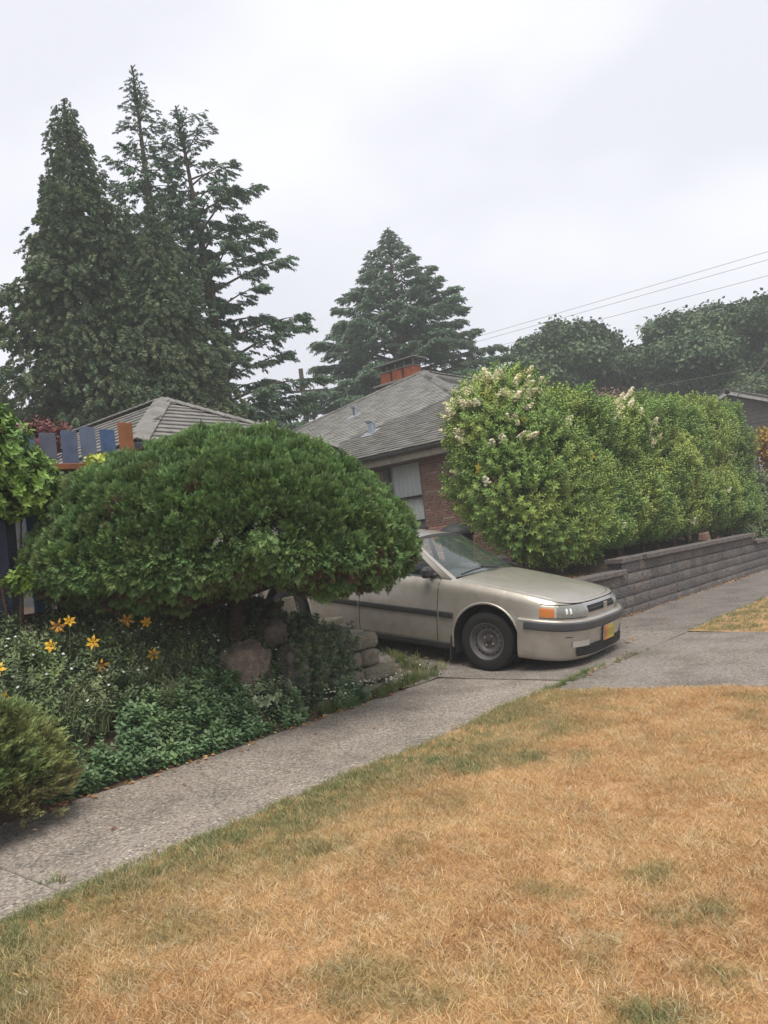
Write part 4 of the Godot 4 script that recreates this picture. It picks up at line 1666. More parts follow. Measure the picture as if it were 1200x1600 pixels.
# a flat feathery spray of scale leaves along y
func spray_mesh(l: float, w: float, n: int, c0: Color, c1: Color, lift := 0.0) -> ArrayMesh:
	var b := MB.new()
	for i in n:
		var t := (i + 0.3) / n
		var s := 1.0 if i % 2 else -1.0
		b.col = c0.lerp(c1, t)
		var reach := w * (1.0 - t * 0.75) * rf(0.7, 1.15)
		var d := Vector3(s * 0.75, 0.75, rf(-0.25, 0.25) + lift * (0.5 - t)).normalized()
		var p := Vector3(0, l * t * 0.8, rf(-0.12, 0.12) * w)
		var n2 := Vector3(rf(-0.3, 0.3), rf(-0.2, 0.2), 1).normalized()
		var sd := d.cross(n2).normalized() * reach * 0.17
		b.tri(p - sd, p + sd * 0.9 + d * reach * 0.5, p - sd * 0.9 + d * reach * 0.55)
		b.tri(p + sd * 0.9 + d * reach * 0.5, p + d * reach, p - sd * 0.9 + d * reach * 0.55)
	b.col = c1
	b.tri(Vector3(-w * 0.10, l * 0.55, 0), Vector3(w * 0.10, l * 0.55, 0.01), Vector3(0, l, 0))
	return b.mesh()


# the shape seen in the mounded shrub: bulged outline, own depth; gives a point and its outward normal
var mound_outline: Array = []


func mound_point(a: float, s: float) -> Vector3:    # a round the outline, s from -1 (towards the pavement) to 1
	var n := mound_outline.size()
	var f := fposmod(a, 1.0) * n
	var i := int(f) % n
	var p: Vector2 = mound_outline[i].lerp(mound_outline[(i + 1) % n], f - floorf(f))
	var r := pow(maxf(1.0 - pow(absf(s), 2.3), 0.0), 1.0 / 2.3)
	return Vector3(p.x * r, p.y * (r if p.y > 0.0 else lerpf(r, 1.0, 0.25)), 1.28 * s)


func make_mound() -> void:
	# outline of the crown across the view, metres from its middle
	for p in [[-1.888, -0.062], [-1.665, 0.296], [-1.52, 0.505], [-1.291, 0.632], [-1.039, 0.734], [-0.813, 0.797], [-0.562, 0.849], [-0.338, 0.887], [-0.146, 0.913], [0.036, 0.905], [0.269, 0.865], [0.529, 0.791], [0.761, 0.676], [0.996, 0.519], [1.202, 0.336], [1.377, 0.098], [1.481, -0.109], [1.512, -0.339], [1.48, -0.504], [1.328, -0.595], [1.088, -0.657], [0.857, -0.697], [0.577, -0.691], [0.316, -0.592], [0.12, -0.494], [-0.129, -0.572], [-0.386, -0.64], [-0.69, -0.653], [-0.991, -0.612], [-1.285, -0.538], [-1.674, -0.419], [-1.835, -0.299]]:
		mound_outline.append(Vector2(p[0], p[1]))
	var o := thing("mounded_conifer", "large dark green conifer clipped into a broad mound over the bank", "shrub", Vector3(4.52, 0.9, -5.46))
	var ang := deg_to_rad(51.5)
	var bs := Basis(Vector3(sin(ang), 0, cos(ang)), Vector3.UP, Vector3(cos(ang), 0, -sin(ang)))   # across the view, up, away
	var mid := Vector3(0, 0.78, 0)
	var g0 := Color(0.17, 0.29, 0.10)
	var sprays := []
	for k in 4:
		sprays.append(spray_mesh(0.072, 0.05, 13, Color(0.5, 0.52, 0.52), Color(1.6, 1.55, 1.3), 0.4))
	var xf := [[], [], [], []]
	var cols := [PackedColorArray(), PackedColorArray(), PackedColorArray(), PackedColorArray()]
	var lumps := 0
	var n1 := FastNoiseLite.new()
	n1.frequency = 1.1
	n1.seed = 9
	while lumps < 2700:
		var a := rng.randf()
		var s := rf(-0.9, 0.9)
		var inner := 1.0
		if rng.randf() < 0.62:   # the broad faces towards and away from the pavement
			inner = sqrt(rng.randf())
			s = (-1.0 if rng.randf() < 0.72 else 1.0) * pow(maxf(1.0 - pow(inner, 2.3), 0.0), 1.0 / 2.3)
		var p := mound_point(a, s)
		var e := 0.012
		var nrm := (mound_point(a + e, s) - mound_point(a - e, s)).cross(mound_point(a, clampf(s + 0.03, -0.999, 0.999)) - mound_point(a, clampf(s - 0.03, -0.999, 0.999)))
		if nrm.dot(p) < 0.0:
			nrm = -nrm
		nrm = nrm.normalized()
		if nrm == Vector3.ZERO:
			continue
		if p.y < -0.40 and rng.randf() < 0.45:
			continue
		lumps += 1
		var bump := n1.get_noise_3dv(p * 1.7)
		var lr := rf(0.06, 0.13)
		var c := p + nrm * (0.07 * bump - 0.10 - lr * 0.55 + rf(-0.06, 0.05))
		var up_ness := clampf(nrm.y, -1.0, 1.0)
		var brown := 1.0 if (p.y < -0.36 and rng.randf() < 0.22) or rng.randf() < 0.012 else 0.0
		var tone := jit(g0, 0.27)
		if n1.get_noise_3dv(p * 2.3 + Vector3(9, 0, 0)) > 0.34:
			tone = tone.lerp(Color(0.20, 0.19, 0.08), 0.4)
		if brown > 0.0:
			tone = Color(0.13, 0.085, 0.05)
		for i in 25:
			var d := (nrm + Vector3(rf(-1, 1), rf(-0.75, 1.0), rf(-1, 1)) * 0.95).normalized()
			if d.dot(nrm) < 0.0:
				d = (d - nrm * d.dot(nrm) * 1.6).normalized()
			var grow := (d + Vector3(0, 0.45 if up_ness > -0.1 else -0.25, 0)).normalized()
			var q := c + d * lr * rf(0.35, 1.0)
			var k := rng.randi() % 4
			var sc := rf(0.75, 1.25)
			xf[k].append(Transform3D(bs * basis_to(grow, rf(0, TAU)).scaled(Vector3.ONE * sc), bs * q + mid))
			cols[k].append(jit(tone, 0.12))
	# a looser layer further in, so that gaps show more twigs and leaf
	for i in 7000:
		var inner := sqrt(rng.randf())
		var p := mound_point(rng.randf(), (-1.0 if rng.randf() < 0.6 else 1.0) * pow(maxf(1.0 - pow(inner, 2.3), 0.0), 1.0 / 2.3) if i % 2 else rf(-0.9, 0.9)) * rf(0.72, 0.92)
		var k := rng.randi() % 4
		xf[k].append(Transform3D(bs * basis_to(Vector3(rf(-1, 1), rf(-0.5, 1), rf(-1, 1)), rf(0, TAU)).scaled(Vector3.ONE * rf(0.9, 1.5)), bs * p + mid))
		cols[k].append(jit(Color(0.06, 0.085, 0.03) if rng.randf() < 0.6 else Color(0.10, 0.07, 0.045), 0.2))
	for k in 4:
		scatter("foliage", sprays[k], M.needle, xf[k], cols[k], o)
	# trunks and the limbs that fan out under the crown
	var dark_bark: StandardMaterial3D = M.bark.duplicate()
	dark_bark.albedo_color = Color(0.62, 0.60, 0.58)
	var tb := MB.new()
	tb.tube([Vector3(-0.18, -0.25, -0.12), Vector3(-0.15, 0.12, -0.1), Vector3(-0.05, 0.5, -0.02), Vector3(0.0, 0.9, 0.05)], [0.085, 0.07, 0.065, 0.05], 10)
	obj("trunk", tb.mesh(), dark_bark, o)
	tb = MB.new()
	tb.tube([Vector3(-0.66, -0.25, -0.35), Vector3(-0.6, 0.15, -0.3), Vector3(-0.4, 0.55, -0.2), Vector3(-0.3, 0.9, 0.0)], [0.075, 0.06, 0.05, 0.04], 9)
	obj("trunk", tb.mesh(), dark_bark, o)
	for i in 30:
		var lm := MB.new()
		var a := TAU * i / 30.0 + rf(-0.1, 0.1)
		var base := Vector3(-0.1, rf(0.12, 0.4), -0.06) if i % 2 else Vector3(-0.55, rf(0.1, 0.4), -0.28)
		var tip := bs * Vector3(cos(a) * rf(1.1, 1.5), rf(-0.25, 0.25), sin(a) * rf(0.7, 1.0)) + mid
		var m1 := base.lerp(tip, 0.35) + Vector3(rf(-0.08, 0.08), rf(-0.12, 0.02), rf(-0.08, 0.08))
		var m2 := base.lerp(tip, 0.7) + Vector3(rf(-0.1, 0.1), rf(-0.06, 0.04), rf(-0.1, 0.1))
		lm.tube([base, m1, m2, tip], [0.04, 0.028, 0.018, 0.007], 6)
		for q in 7:
			var st := m1.lerp(tip, rf(0.0, 0.9))
			lm.tube([st, st + Vector3(rf(-0.2, 0.2), rf(-0.12, 0.15), rf(-0.2, 0.2))], [0.008, 0.003], 4, false)
		obj("limb", lm.mesh(), dark_bark, o)


# leafy shrubs whose leaves fill a shell round a few lobes
func leaf_shell(o: Node3D, called: String, lobes: Array, n: int, meshes: Array, m: Material, tone: Callable, deep: float, scale0: float, scale1: float, upward: float, keep = null) -> void:
	var xf := []
	var cols := []
	for k in meshes.size():
		xf.append([])
		cols.append(PackedColorArray())
	var total := 0.0
	for l in lobes:
		total += l[1].x * l[1].y + l[1].y * l[1].z + l[1].x * l[1].z
	for li in lobes.size():
		var l: Array = lobes[li]
		var share := int(n * (l[1].x * l[1].y + l[1].y * l[1].z + l[1].x * l[1].z) / total)
		for i in share:
			var d := Vector3(rng.randfn(), rng.randfn(), rng.randfn()).normalized()
			var r := 1.0 - deep * pow(rng.randf(), 1.8)
			var lump := 1.0 + 0.14 * wob.get_noise_3dv((l[0] + d * l[1]) * (5.0 / maxf(l[1].x, 0.4)))
			var p: Vector3 = l[0] + d * l[1] * r * lump
			var buried := false
			for lj in lobes.size():
				if lj != li and ((p - lobes[lj][0]) / lobes[lj][1]).length() < 0.78:
					buried = true
					break
			if buried or (keep != null and not keep.call(p)):
				continue
			var nrm: Vector3 = (d / l[1]).normalized()
			var grow: Vector3 = (nrm + Vector3(rf(-0.6, 0.6), upward + rf(-0.4, 0.4), rf(-0.6, 0.6))).normalized()
			var k := rng.randi() % meshes.size()
			xf[k].append(Transform3D(basis_to(grow, rf(0, TAU)).scaled(Vector3.ONE * rf(scale0, scale1)), p))
			cols[k].append(tone.call(p, r))
	for k in meshes.size():
		if xf[k].size():
			scatter(called, meshes[k], m, xf[k], cols[k], o)


func make_hedges() -> void:
	var shoots := []
	for k in 4:
		shoots.append(shoot_mesh(14, 0.18, 0.066, 0.027, Color(1.5, 1.4, 0.9), Color(0.75, 0.8, 0.8), 0.35))
	# the tall flowering one by the driveway
	var t := thing("flowering_hedge_tree", "tall bushy evergreen with cream flower clusters between the car and the brick wall", "shrub", Vector3(10.62, 0.85, -6.35))
	var lobes := [[Vector3(0.1, 1.45, 0.0), Vector3(1.1, 1.0, 1.0)], [Vector3(0.2, 2.1, -0.1), Vector3(1.0, 0.7, 0.85)], [Vector3(-0.45, 1.15, 0.2), Vector3(0.65, 0.65, 0.65)], [Vector3(0.8, 0.85, 0.3), Vector3(0.8, 0.75, 0.65)], [Vector3(0.8, 1.7, 0.1), Vector3(0.7, 0.65, 0.65)], [Vector3(-0.4, 1.95, 0.1), Vector3(0.62, 0.5, 0.6)], [Vector3(0.4, 2.75, -0.15), Vector3(0.5, 0.40, 0.5)], [Vector3(-0.15, 2.62, -0.1), Vector3(0.5, 0.36, 0.5)], [Vector3(-0.55, 2.25, 0.0), Vector3(0.5, 0.45, 0.55)], [Vector3(-0.6, 1.6, 0.1), Vector3(0.5, 0.6, 0.55)], [Vector3(1.2, 1.3, 0.2), Vector3(0.6, 0.7, 0.6)], [Vector3(0.35, 0.52, 0.45), Vector3(0.7, 0.42, 0.5)], [Vector3(-0.35, 0.62, 0.3), Vector3(0.5, 0.4, 0.45)], [Vector3(1.0, 0.45, 0.45), Vector3(0.5, 0.4, 0.4)]]
	var green := func(p: Vector3, r: float) -> Color:
		var c := Color(0.19, 0.31, 0.075).lerp(Color(0.35, 0.43, 0.115), clampf(wob.get_noise_3dv(p * 3.0) * 1.6 + 0.1, 0.0, 0.8))
		if rng.randf() < 0.012:
			c = Color(0.45, 0.36, 0.05)
		return jit(c, 0.15)
	leaf_shell(t, "foliage", lobes, 11500, shoots, M.leaf, green, 0.55, 0.85, 1.35, 0.55)
	var clump := []
	for k in 3:
		var b := MB.new()
		for i in 60:
			var tt := rng.randf()
			var w := 0.062 * (1.0 - tt * 0.75)
			var g := rf(0, TAU)
			b.col = Color(0.94, 0.90, 0.68) * rf(0.88, 1.06)
			var p := Vector3(cos(g) * w * rf(0.3, 1.0), 0.03 + 0.15 * tt, sin(g) * w * rf(0.3, 1.0))
			var q := Vector3(rf(-1, 1), rf(0.0, 1), rf(-1, 1)).normalized()
			var r1 := q.cross(Vector3(0.3, 1, 0.2)).normalized() * 0.015
			var r2 := q.cross(r1).normalized() * 0.015
			b.tri(p - r1 - r2, p + r1 - r2, p + q * 0.01)
			b.tri(p + r1 - r2, p + r1 + r2, p + q * 0.01)
			b.tri(p + r1 + r2, p - r1 + r2, p + q * 0.01)
			b.tri(p - r1 + r2, p - r1 - r2, p + q * 0.01)
		b.col = Color(0.2, 0.22, 0.08)
		b.tube([Vector3.ZERO, Vector3(0, 0.16, 0)], [0.006, 0.003], 4, false)
		clump.append(b.mesh())
	var sky_side := (EYE - Vector3(10.25, 2.0, -6.35)).normalized()
	var made := 0
	var tries := 0
	while made < 84 and tries < 4000:
		tries += 1
		var li := rng.randi() % lobes.size()
		var l: Array = lobes[li]
		var d := Vector3(rng.randfn(), rng.randfn() * 0.9 + 0.35, rng.randfn()).normalized()
		if d.dot(sky_side) < -0.1 or (d.y < 0.1 and rng.randf() < 0.6):
			continue
		var p: Vector3 = l[0] + d * l[1] * 1.0
		if p.y < 1.75 and rng.randf() < 0.88:
			continue
		if wob.get_noise_3dv(p * 1.6 + Vector3(3, 3, 3)) < -0.16:
			continue
		var buried := false
		for lj in lobes.size():
			if lj != li and ((p - lobes[lj][0]) / lobes[lj][1]).length() < 0.93:
				buried = true
		if buried:
			continue
		obj("flower_cluster", clump[made % 3], M.petal, t, Transform3D(basis_to((d + Vector3(0, 0.7, 0)).normalized(), rf(0, TAU)).scaled(Vector3(rf(0.7, 1.7), rf(0.5, 0.95), rf(0.7, 1.7))), p))
		made += 1
	for e in [[-0.15, 0.0, 0.2], [0.28, 0.12, 0.5], [0.05, -0.2, -0.4], [0.62, 0.25, 0.7], [-0.45, 0.2, -0.6]]:
		var b := MB.new()
		b.tube([Vector3(e[0], -0.25, e[1]), Vector3(e[0] + 0.03, 0.35, e[1]), Vector3(e[0] + e[2] * 0.3, 1.1, e[1] - 0.1), Vector3(e[0] + e[2], 2.0, e[1] - 0.2)], [0.055, 0.045, 0.035, 0.015], 8)
		obj("stem", b.mesh(), M.bark, t)
	# the long hedge on the wall
	var h := thing("long_hedge", "long tall green hedge with few flowers standing along the top of the block wall", "hedge", Vector3(11.4, 0.74, -6.3))
	var n := 26000
	var small := []
	for k in 4:
		small.append(shoot_mesh(14, 0.20, 0.066, 0.027, Color(1.55, 1.4, 0.85), Color(0.72, 0.8, 0.8), 0.2))
	var xf := [[], [], [], []]
	var cols := [PackedColorArray(), PackedColorArray(), PackedColorArray(), PackedColorArray()]
	var front := func(x: float, y: float) -> float:   # how far the hedge stands towards the pavement
		return 0.58 + 0.30 * wob.get_noise_2d(x * 1.6 + 40.0, y * 2.2) + 0.07 * sin(x * 2.1) - 0.12 * smoothstep(2.2, 3.2, y) - 0.2 * smoothstep(0.5, 0.1, y)
	var height := func(x: float) -> float: return 2.62 + 0.05 * x + 0.42 * wob.get_noise_2d(x * 2.6, 7.0) + 0.0
	for i in n:
		var x := 9.3 * rng.randf()
		var top: float = height.call(x)
		var which := rng.randf()
		var p: Vector3
		var nrm: Vector3
		var depth := 0.32 * pow(rng.randf(), 1.6)
		if which < 0.74:
			var y := 0.22 + (top - 0.25) * rng.randf()
			p = Vector3(x, y, front.call(x, y) - depth)
			nrm = Vector3(0, 0.15, 1)
		elif which < 0.94:
			p = Vector3(x, top - depth + rf(-0.06, 0.1), rf(-1.25, 0.45))
			nrm = Vector3(0, 1, 0.15)
		else:
			var y := 0.25 + (top - 0.25) * rng.randf()
			p = Vector3(9.3 - depth + 0.25 * wob.get_noise_2d(y * 3.0, 3.0), y, rf(-1.25, 0.5))
			nrm = Vector3(1, 0.15, 0.2)
		if wob.get_noise_3d(p.x * 2.4 + 20.0, p.y * 2.4, p.z * 2.4) < -0.24 and rng.randf() < 0.75:
			continue
		var grow: Vector3 = (nrm + Vector3(rf(-0.5, 0.5), 0.75 + rf(-0.3, 0.3), rf(-0.5, 0.5))).normalized()
		var k := rng.randi() % 4
		xf[k].append(Transform3D(basis_to(grow, rf(0, TAU)).scaled(Vector3.ONE * rf(0.85, 1.4)), p))
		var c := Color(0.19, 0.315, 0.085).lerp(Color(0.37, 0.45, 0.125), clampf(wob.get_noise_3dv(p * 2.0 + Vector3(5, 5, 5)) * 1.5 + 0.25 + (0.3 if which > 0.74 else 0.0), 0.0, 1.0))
		cols[k].append(jit(c, 0.14))
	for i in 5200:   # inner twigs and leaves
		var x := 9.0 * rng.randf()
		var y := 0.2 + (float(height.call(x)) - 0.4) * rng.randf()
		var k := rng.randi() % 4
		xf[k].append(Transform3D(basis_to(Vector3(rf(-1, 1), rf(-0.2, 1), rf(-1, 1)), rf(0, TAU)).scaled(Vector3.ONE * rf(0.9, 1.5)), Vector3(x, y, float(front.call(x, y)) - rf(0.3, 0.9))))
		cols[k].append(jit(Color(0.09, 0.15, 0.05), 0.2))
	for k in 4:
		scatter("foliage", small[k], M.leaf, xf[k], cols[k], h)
	for e in [[2.55, 2.75, 14], [3.2, 2.2, 9], [2.0, 2.55, 4], [1.25, 0.75, 3], [6.4, 1.3, 2], [5.1, 0.45, 1], [8.6, 2.2, 2]]:
		for q in e[2]:
			var x: float = e[0] + rf(-0.35, 0.35)
			var y: float = e[1] + rf(-0.3, 0.25)
			obj("flower_cluster", clump[q % 3], M.petal, h, Transform3D(basis_to(Vector3(rf(-0.3, 0.3), 0.8, 0.6), rf(0, TAU)).scaled(Vector3.ONE * rf(0.7, 1.15)), Vector3(x, y, float(front.call(x, y)) + 0.05)))
	for i in 15:
		var x := 0.4 + i * 0.6 + rf(-0.15, 0.15)
		var b := MB.new()
		b.tube([Vector3(x, -0.15, rf(-0.1, 0.2)), Vector3(x + rf(-0.05, 0.05), 0.5, 0.05), Vector3(x + rf(-0.2, 0.2), 1.4, -0.1)], [0.045, 0.04, 0.02], 7)
		obj("stem", b.mesh(), M.bark, h)


# ---- big trees ----
# boughs round a trunk; reach gives a bough's length from its height share and azimuth
func conifer(o: Node3D, tall: float, lean: Vector3, trunk_r: float, boughs: int, from: float, reach: Callable, rise: float, droop: float, meshes: Array, per: int, tone: Callable, scale0: float, scale1: float, hang: float, width := 0.36, tmin := 0.12) -> void:
	var tb := MB.new()
	var path := []
	var rad := []
	for i in 9:
		var t := i / 8.0
		path.append(Vector3(lean.x * t * t, tall * t, lean.z * t * t))
		rad.append(lerpf(trunk_r, 0.02, pow(t, 0.85)))
	tb.tube(path, rad, 10)
	obj("trunk", tb.mesh(), M.bark, o)
	var lb := MB.new()
	var xf := []
	var cols := []
	for k in meshes.size():
		xf.append([])
		cols.append(PackedColorArray())
	for i in boughs:
		var hs := pow((i + rf(0.0, 1.0)) / boughs, 0.85)
		var h := lerpf(from, 0.985, hs)
		var az := i * 2.39996 + rf(-0.35, 0.35)
		var l: float = reach.call(h, az) * rf(0.8, 1.12)
		if l < 0.15:
			continue
		var out := Vector3(cos(az), 0, sin(az))
		var acr := Vector3(-sin(az), 0, cos(az))
		var foot := Vector3(lean.x * h * h, tall * h, lean.z * h * h)
		var r1 := rise * lerpf(0.75, 1.7, h) + rf(-0.12, 0.12)
		var bend := rf(-0.2, 0.2)
		var at_t := func(t: float) -> Vector3: return foot + out * l * t + Vector3.UP * l * (r1 * t - droop * t * t) + acr * l * bend * t * t
		var bp := []
		for q in 6:
			bp.append(at_t.call(q / 5.0))
		lb.tube(bp, [0.018 * l + 0.01, 0.014 * l + 0.008, 0.011 * l + 0.006, 0.008 * l + 0.004, 0.005 * l + 0.003, 0.004], 5, false)
		var cnt := int(per * (0.35 + l * 0.35))
		for q in cnt:
			var t := lerpf(tmin * minf(1.0, l * 0.5), 1.02, pow(rng.randf(), 0.72))
			var side := rf(-1.0, 1.0)
			var wide := width * l * (1.08 - t) * (0.5 + 0.5 * minf(1.0, t * 3.0)) + 0.1
			var p: Vector3 = at_t.call(minf(t, 1.0))
			p += acr * side * wide + out * absf(side) * wide * 0.35 + Vector3.DOWN * absf(side) * wide * 0.16 + Vector3.UP * (rf(-0.10, 0.08) if hang < 1.0 else rf(-0.45, 0.15))
			var dir := (out * lerpf(0.7, 1.0, t) + acr * side * 0.9 + Vector3.UP * (rf(-0.2, 0.25) - hang * (0.4 + 0.6 * absf(side)))).normalized()
			var k := rng.randi() % meshes.size()
			# keep the sprays lying flat: their face turned upwards
			var x := dir.cross(Vector3.UP).normalized()
			if x == Vector3.ZERO:
				x = Vector3.RIGHT
			var z := x.cross(dir)
			xf[k].append(Transform3D(Basis(x, dir, z).rotated(dir, rf(-0.7, 0.7) if hang < 1.0 else rf(0.0, TAU)).scaled(Vector3.ONE * rf(scale0, scale1) * lerpf(1.0, 0.42, smoothstep(0.68, 0.97, h))), p))
			cols[k].append(tone.call(h, t))
	for i in 46:   # the leader
		var h := lerpf(0.90, 0.995, i / 45.0)
		var az := i * 2.4
		var dir := Vector3(cos(az) * 0.8, 0.55, sin(az) * 0.8).normalized()
		xf[i % meshes.size()].append(Transform3D(basis_to(dir, az).scaled(Vector3.ONE * lerpf(0.75, 0.34, i / 45.0) * scale1), Vector3(lean.x * h * h, tall * h, lean.z * h * h)))
		cols[i % meshes.size()].append(tone.call(h, 0.7))
	obj("boughs", lb.mesh(), M.bark, o)
	for k in meshes.size():
		if xf[k].size():
			scatter("foliage", meshes[k], M.needle, xf[k], cols[k], o)


func needle_fan(l: float, w: float, n: int, thick: float, sag: float) -> ArrayMesh:
	var b := MB.new()
	for i in n:
		var t := float(i) / n
		var s := rf(-1.0, 1.0)
		var p := Vector3(rf(-0.04, 0.04), l * t * 0.75, rf(-0.03, 0.03))
		var d := Vector3(s, rf(0.5, 1.1), rf(-0.5, 0.35) - sag).normalized() * w * rf(0.6, 1.1) * (1.0 - 0.4 * t)
		var n2 := Vector3(rf(-1, 1), rf(-1, 1), rf(-1, 1)).normalized()
		var sd := d.cross(n2).normalized() * thick
		b.col = Color.WHITE * rf(0.75, 1.2)
		b.tri(p - sd, p + sd, p + d)
		b.tri(p + sd * 0.9 + d * 0.2, p + d * 0.55 + sd * 2.4, p + d * 0.8)
	return b.mesh()


func make_big_trees() -> void:
	var deo := []
	var ced := []
	for k in 3:
		deo.append(needle_fan(0.5, 0.26, 24, 0.017, 0.35))
		ced.append(needle_fan(0.34, 0.19, 28, 0.015, 0.8))
	var cedar_tone := func(h: float, _t: float) -> Color:
		return jit(Color(0.11, 0.175, 0.085).lerp(Color(0.195, 0.21, 0.11), clampf(rf(-0.4, 0.9) * (1.2 - h), 0.0, 1.0)), 0.2)
	var deo_tone := func(_h: float, t: float) -> Color:
		return jit(Color(0.08, 0.15, 0.095).lerp(Color(0.13, 0.215, 0.13), t), 0.18)
	# far left: dense cedar, two tops
	var c1 := thing("dense_cedar", "broad dense dark cedar with a ragged cone shape at far left", "tree", Vector3(11.0, 1.0, -18.6))
	conifer(c1, 13.1, Vector3(-0.35, 0, 0.2), 0.5, 270, 0.04, func(h, az): return (3.9 * pow(1.0 - h, 0.86) + 0.04) * (1.0 + 0.24 * sin(az * 3.0 + h * 9.0)) * rf(0.72, 1.1), 0.30, 0.48, ced, 80, cedar_tone, 0.45, 1.05, 1.3, 0.55)
	var c2 := thing("dense_cedar", "narrow cedar leaning out of the broad dense one, hiding the open cedar's trunk", "tree", Vector3(12.0, 1.0, -17.1))
	conifer(c2, 10.3, Vector3(0.1, 0, 0.1), 0.35, 170, 0.04, func(h, az): return (2.6 * pow(1.0 - h, 0.75) + 0.05) * (1.0 + 0.22 * sin(az * 4.0 + h * 7.0)), 0.25, 0.5, ced, 80, cedar_tone, 0.45, 1.05, 1.4, 0.55)
	# the open one beside it: two leaders, long level boughs to the right
	var d1 := thing("open_cedar", "tallest open cedar with a thin bare spire at its top", "tree", Vector3(13.8, 1.0, -19.4))
	conifer(d1, 15.6, Vector3(-0.3, 0, 0.1), 0.34, 120, 0.12, func(h, az): return (3.7 * pow(1.0 - h, 0.9) + 0.06) * (0.75 + 0.4 * absf(sin(h * 25.0 + az))), 0.38, 0.30, deo, 26, deo_tone, 0.55, 1.05, 0.45, 0.30)
	var d2 := thing("open_cedar", "open cedar with long level boughs reaching right over the gap between the roofs", "tree", Vector3(15.0, 1.0, -18.3))
	var right_side := atan2(0.75, 0.65)
	conifer(d2, 14.4, Vector3(-0.55, 0, -0.35), 0.32, 100, 0.10, func(h, az): return (2.7 * pow(1.0 - h, 0.5) + 0.05) * (0.75 + 0.62 * maxf(0.0, cos(az - right_side))) * (0.6 + 0.5 * absf(sin(h * 21.0 + az))), 0.42, 0.22, deo, 44, deo_tone, 0.5, 1.0, 0.5, 0.2, 0.3)
	# the tall one in the middle
	var d3 := thing("broad_cedar", "large cone-shaped cedar rising behind the brick house chimney", "tree", Vector3(30.8, 1.4, -24.0))
	var big := []
	for k in 3:
		big.append(needle_fan(0.6, 0.3, 24, 0.02, 0.4))
	conifer(d3, 16.2, Vector3(0.2, 0, 0), 0.40, 235, 0.06, func(h, az): return (9.6 * pow(1.0 - h, 0.97) + 0.05) * (0.82 + 0.2 * absf(sin(h * 19.0 + az))), 0.34, 0.26, big, 46, deo_tone, 0.55, 1.05, 0.5, 0.31, 0.36)
	var d4 := thing("young_cedar", "short grey-green cedar to the left of the large cone-shaped one", "tree", Vector3(27.5, 1.4, -30.5))
	conifer(d4, 9.6, Vector3.ZERO, 0.25, 90, 0.1, func(h, az): return 2.6 * pow(1.0 - h, 0.8) + 0.2, 0.25, 0.3, deo, 16, func(_h, _t): return jit(Color(0.12, 0.18, 0.12), 0.2), 0.8, 1.3, 0.4)
	# broadleaf trees at right
	var lf := []
	for k in 3:
		var b := MB.new()
		for i in 26:
			var q := Vector3(rng.randfn(), rng.randfn() * 0.6, rng.randfn()) * 0.17
			b.col = Color.WHITE * rf(0.7, 1.25)
			leaf_quad(b, q, Vector3(rf(-1, 1), rf(-0.7, 0.4), rf(-1, 1)).normalized(), Vector3.UP, rf(0.14, 0.22), rf(0.10, 0.16))
		lf.append(b.mesh())
	var maple := func(p: Vector3, r: float) -> Color:
		return jit(Color(0.065, 0.125, 0.052).lerp(Color(0.125, 0.20, 0.078), clampf(wob.get_noise_3dv(p * 0.9) + 0.35, 0.0, 1.0)), 0.18)
	for e in [["round dark broadleaf tree standing between the tall cedar and the wide tree", Vector3(41.5, 1.5, -20.8), 4.6, 12.6, 1], ["wide dark broadleaf tree with sky showing low in its crown at far right", Vector3(46.0, 1.5, -13.6), 6.7, 12.0, 2], ["dark broadleaf tree filling the edge beyond the wide one", Vector3(50.5, 1.5, -6.8), 5.5, 11.8, 3], ["low broadleaf tree under the boughs of the tall cedar", Vector3(37.0, 1.5, -24.0), 3.4, 8.8, 4]]:
		var o := thing("broadleaf_tree", e[0], "tree", e[1], "")
		var lobes := []
		var R: float = e[2]
		var top: float = e[3]
		for i in 44:
			var a := i * 2.4 + rf(-0.4, 0.4)
			var el := asin(lerpf(-0.55, 1.0, (i + rf(0.0, 1.0)) / 44.0))
			var rr := R * (rf(0.5, 0.88) if i % 3 else rf(0.2, 0.6))
			var q := Vector3(cos(a) * cos(el) * rr, sin(el) * rr * (top * 0.36 / R), sin(a) * cos(el) * rr)
			lobes.append([q + Vector3(0, top * 0.62, 0), Vector3(1.25, 0.58, 1.25) * R * rf(0.14, 0.26)])
		leaf_shell(o, "foliage", lobes, 9000, lf, M.leaf, maple, 0.6, 0.8, 1.5, 0.2)
		var tb := MB.new()
		tb.tube([Vector3(0, -0.3, 0), Vector3(0.1, top * 0.2, 0), Vector3(0.0, top * 0.4, 0.1)], [0.45, 0.36, 0.28], 9)
		obj("trunk", tb.mesh(), M.bark, o)
		for l in lobes:
			var lb := MB.new()
			lb.tube([Vector3(0.05, top * rf(0.22, 0.4), 0.05), l[0] * Vector3(0.45, 0.8, 0.45), l[0]], [0.14, 0.09, 0.03], 5)
			obj("limb", lb.mesh(), M.bark, o)


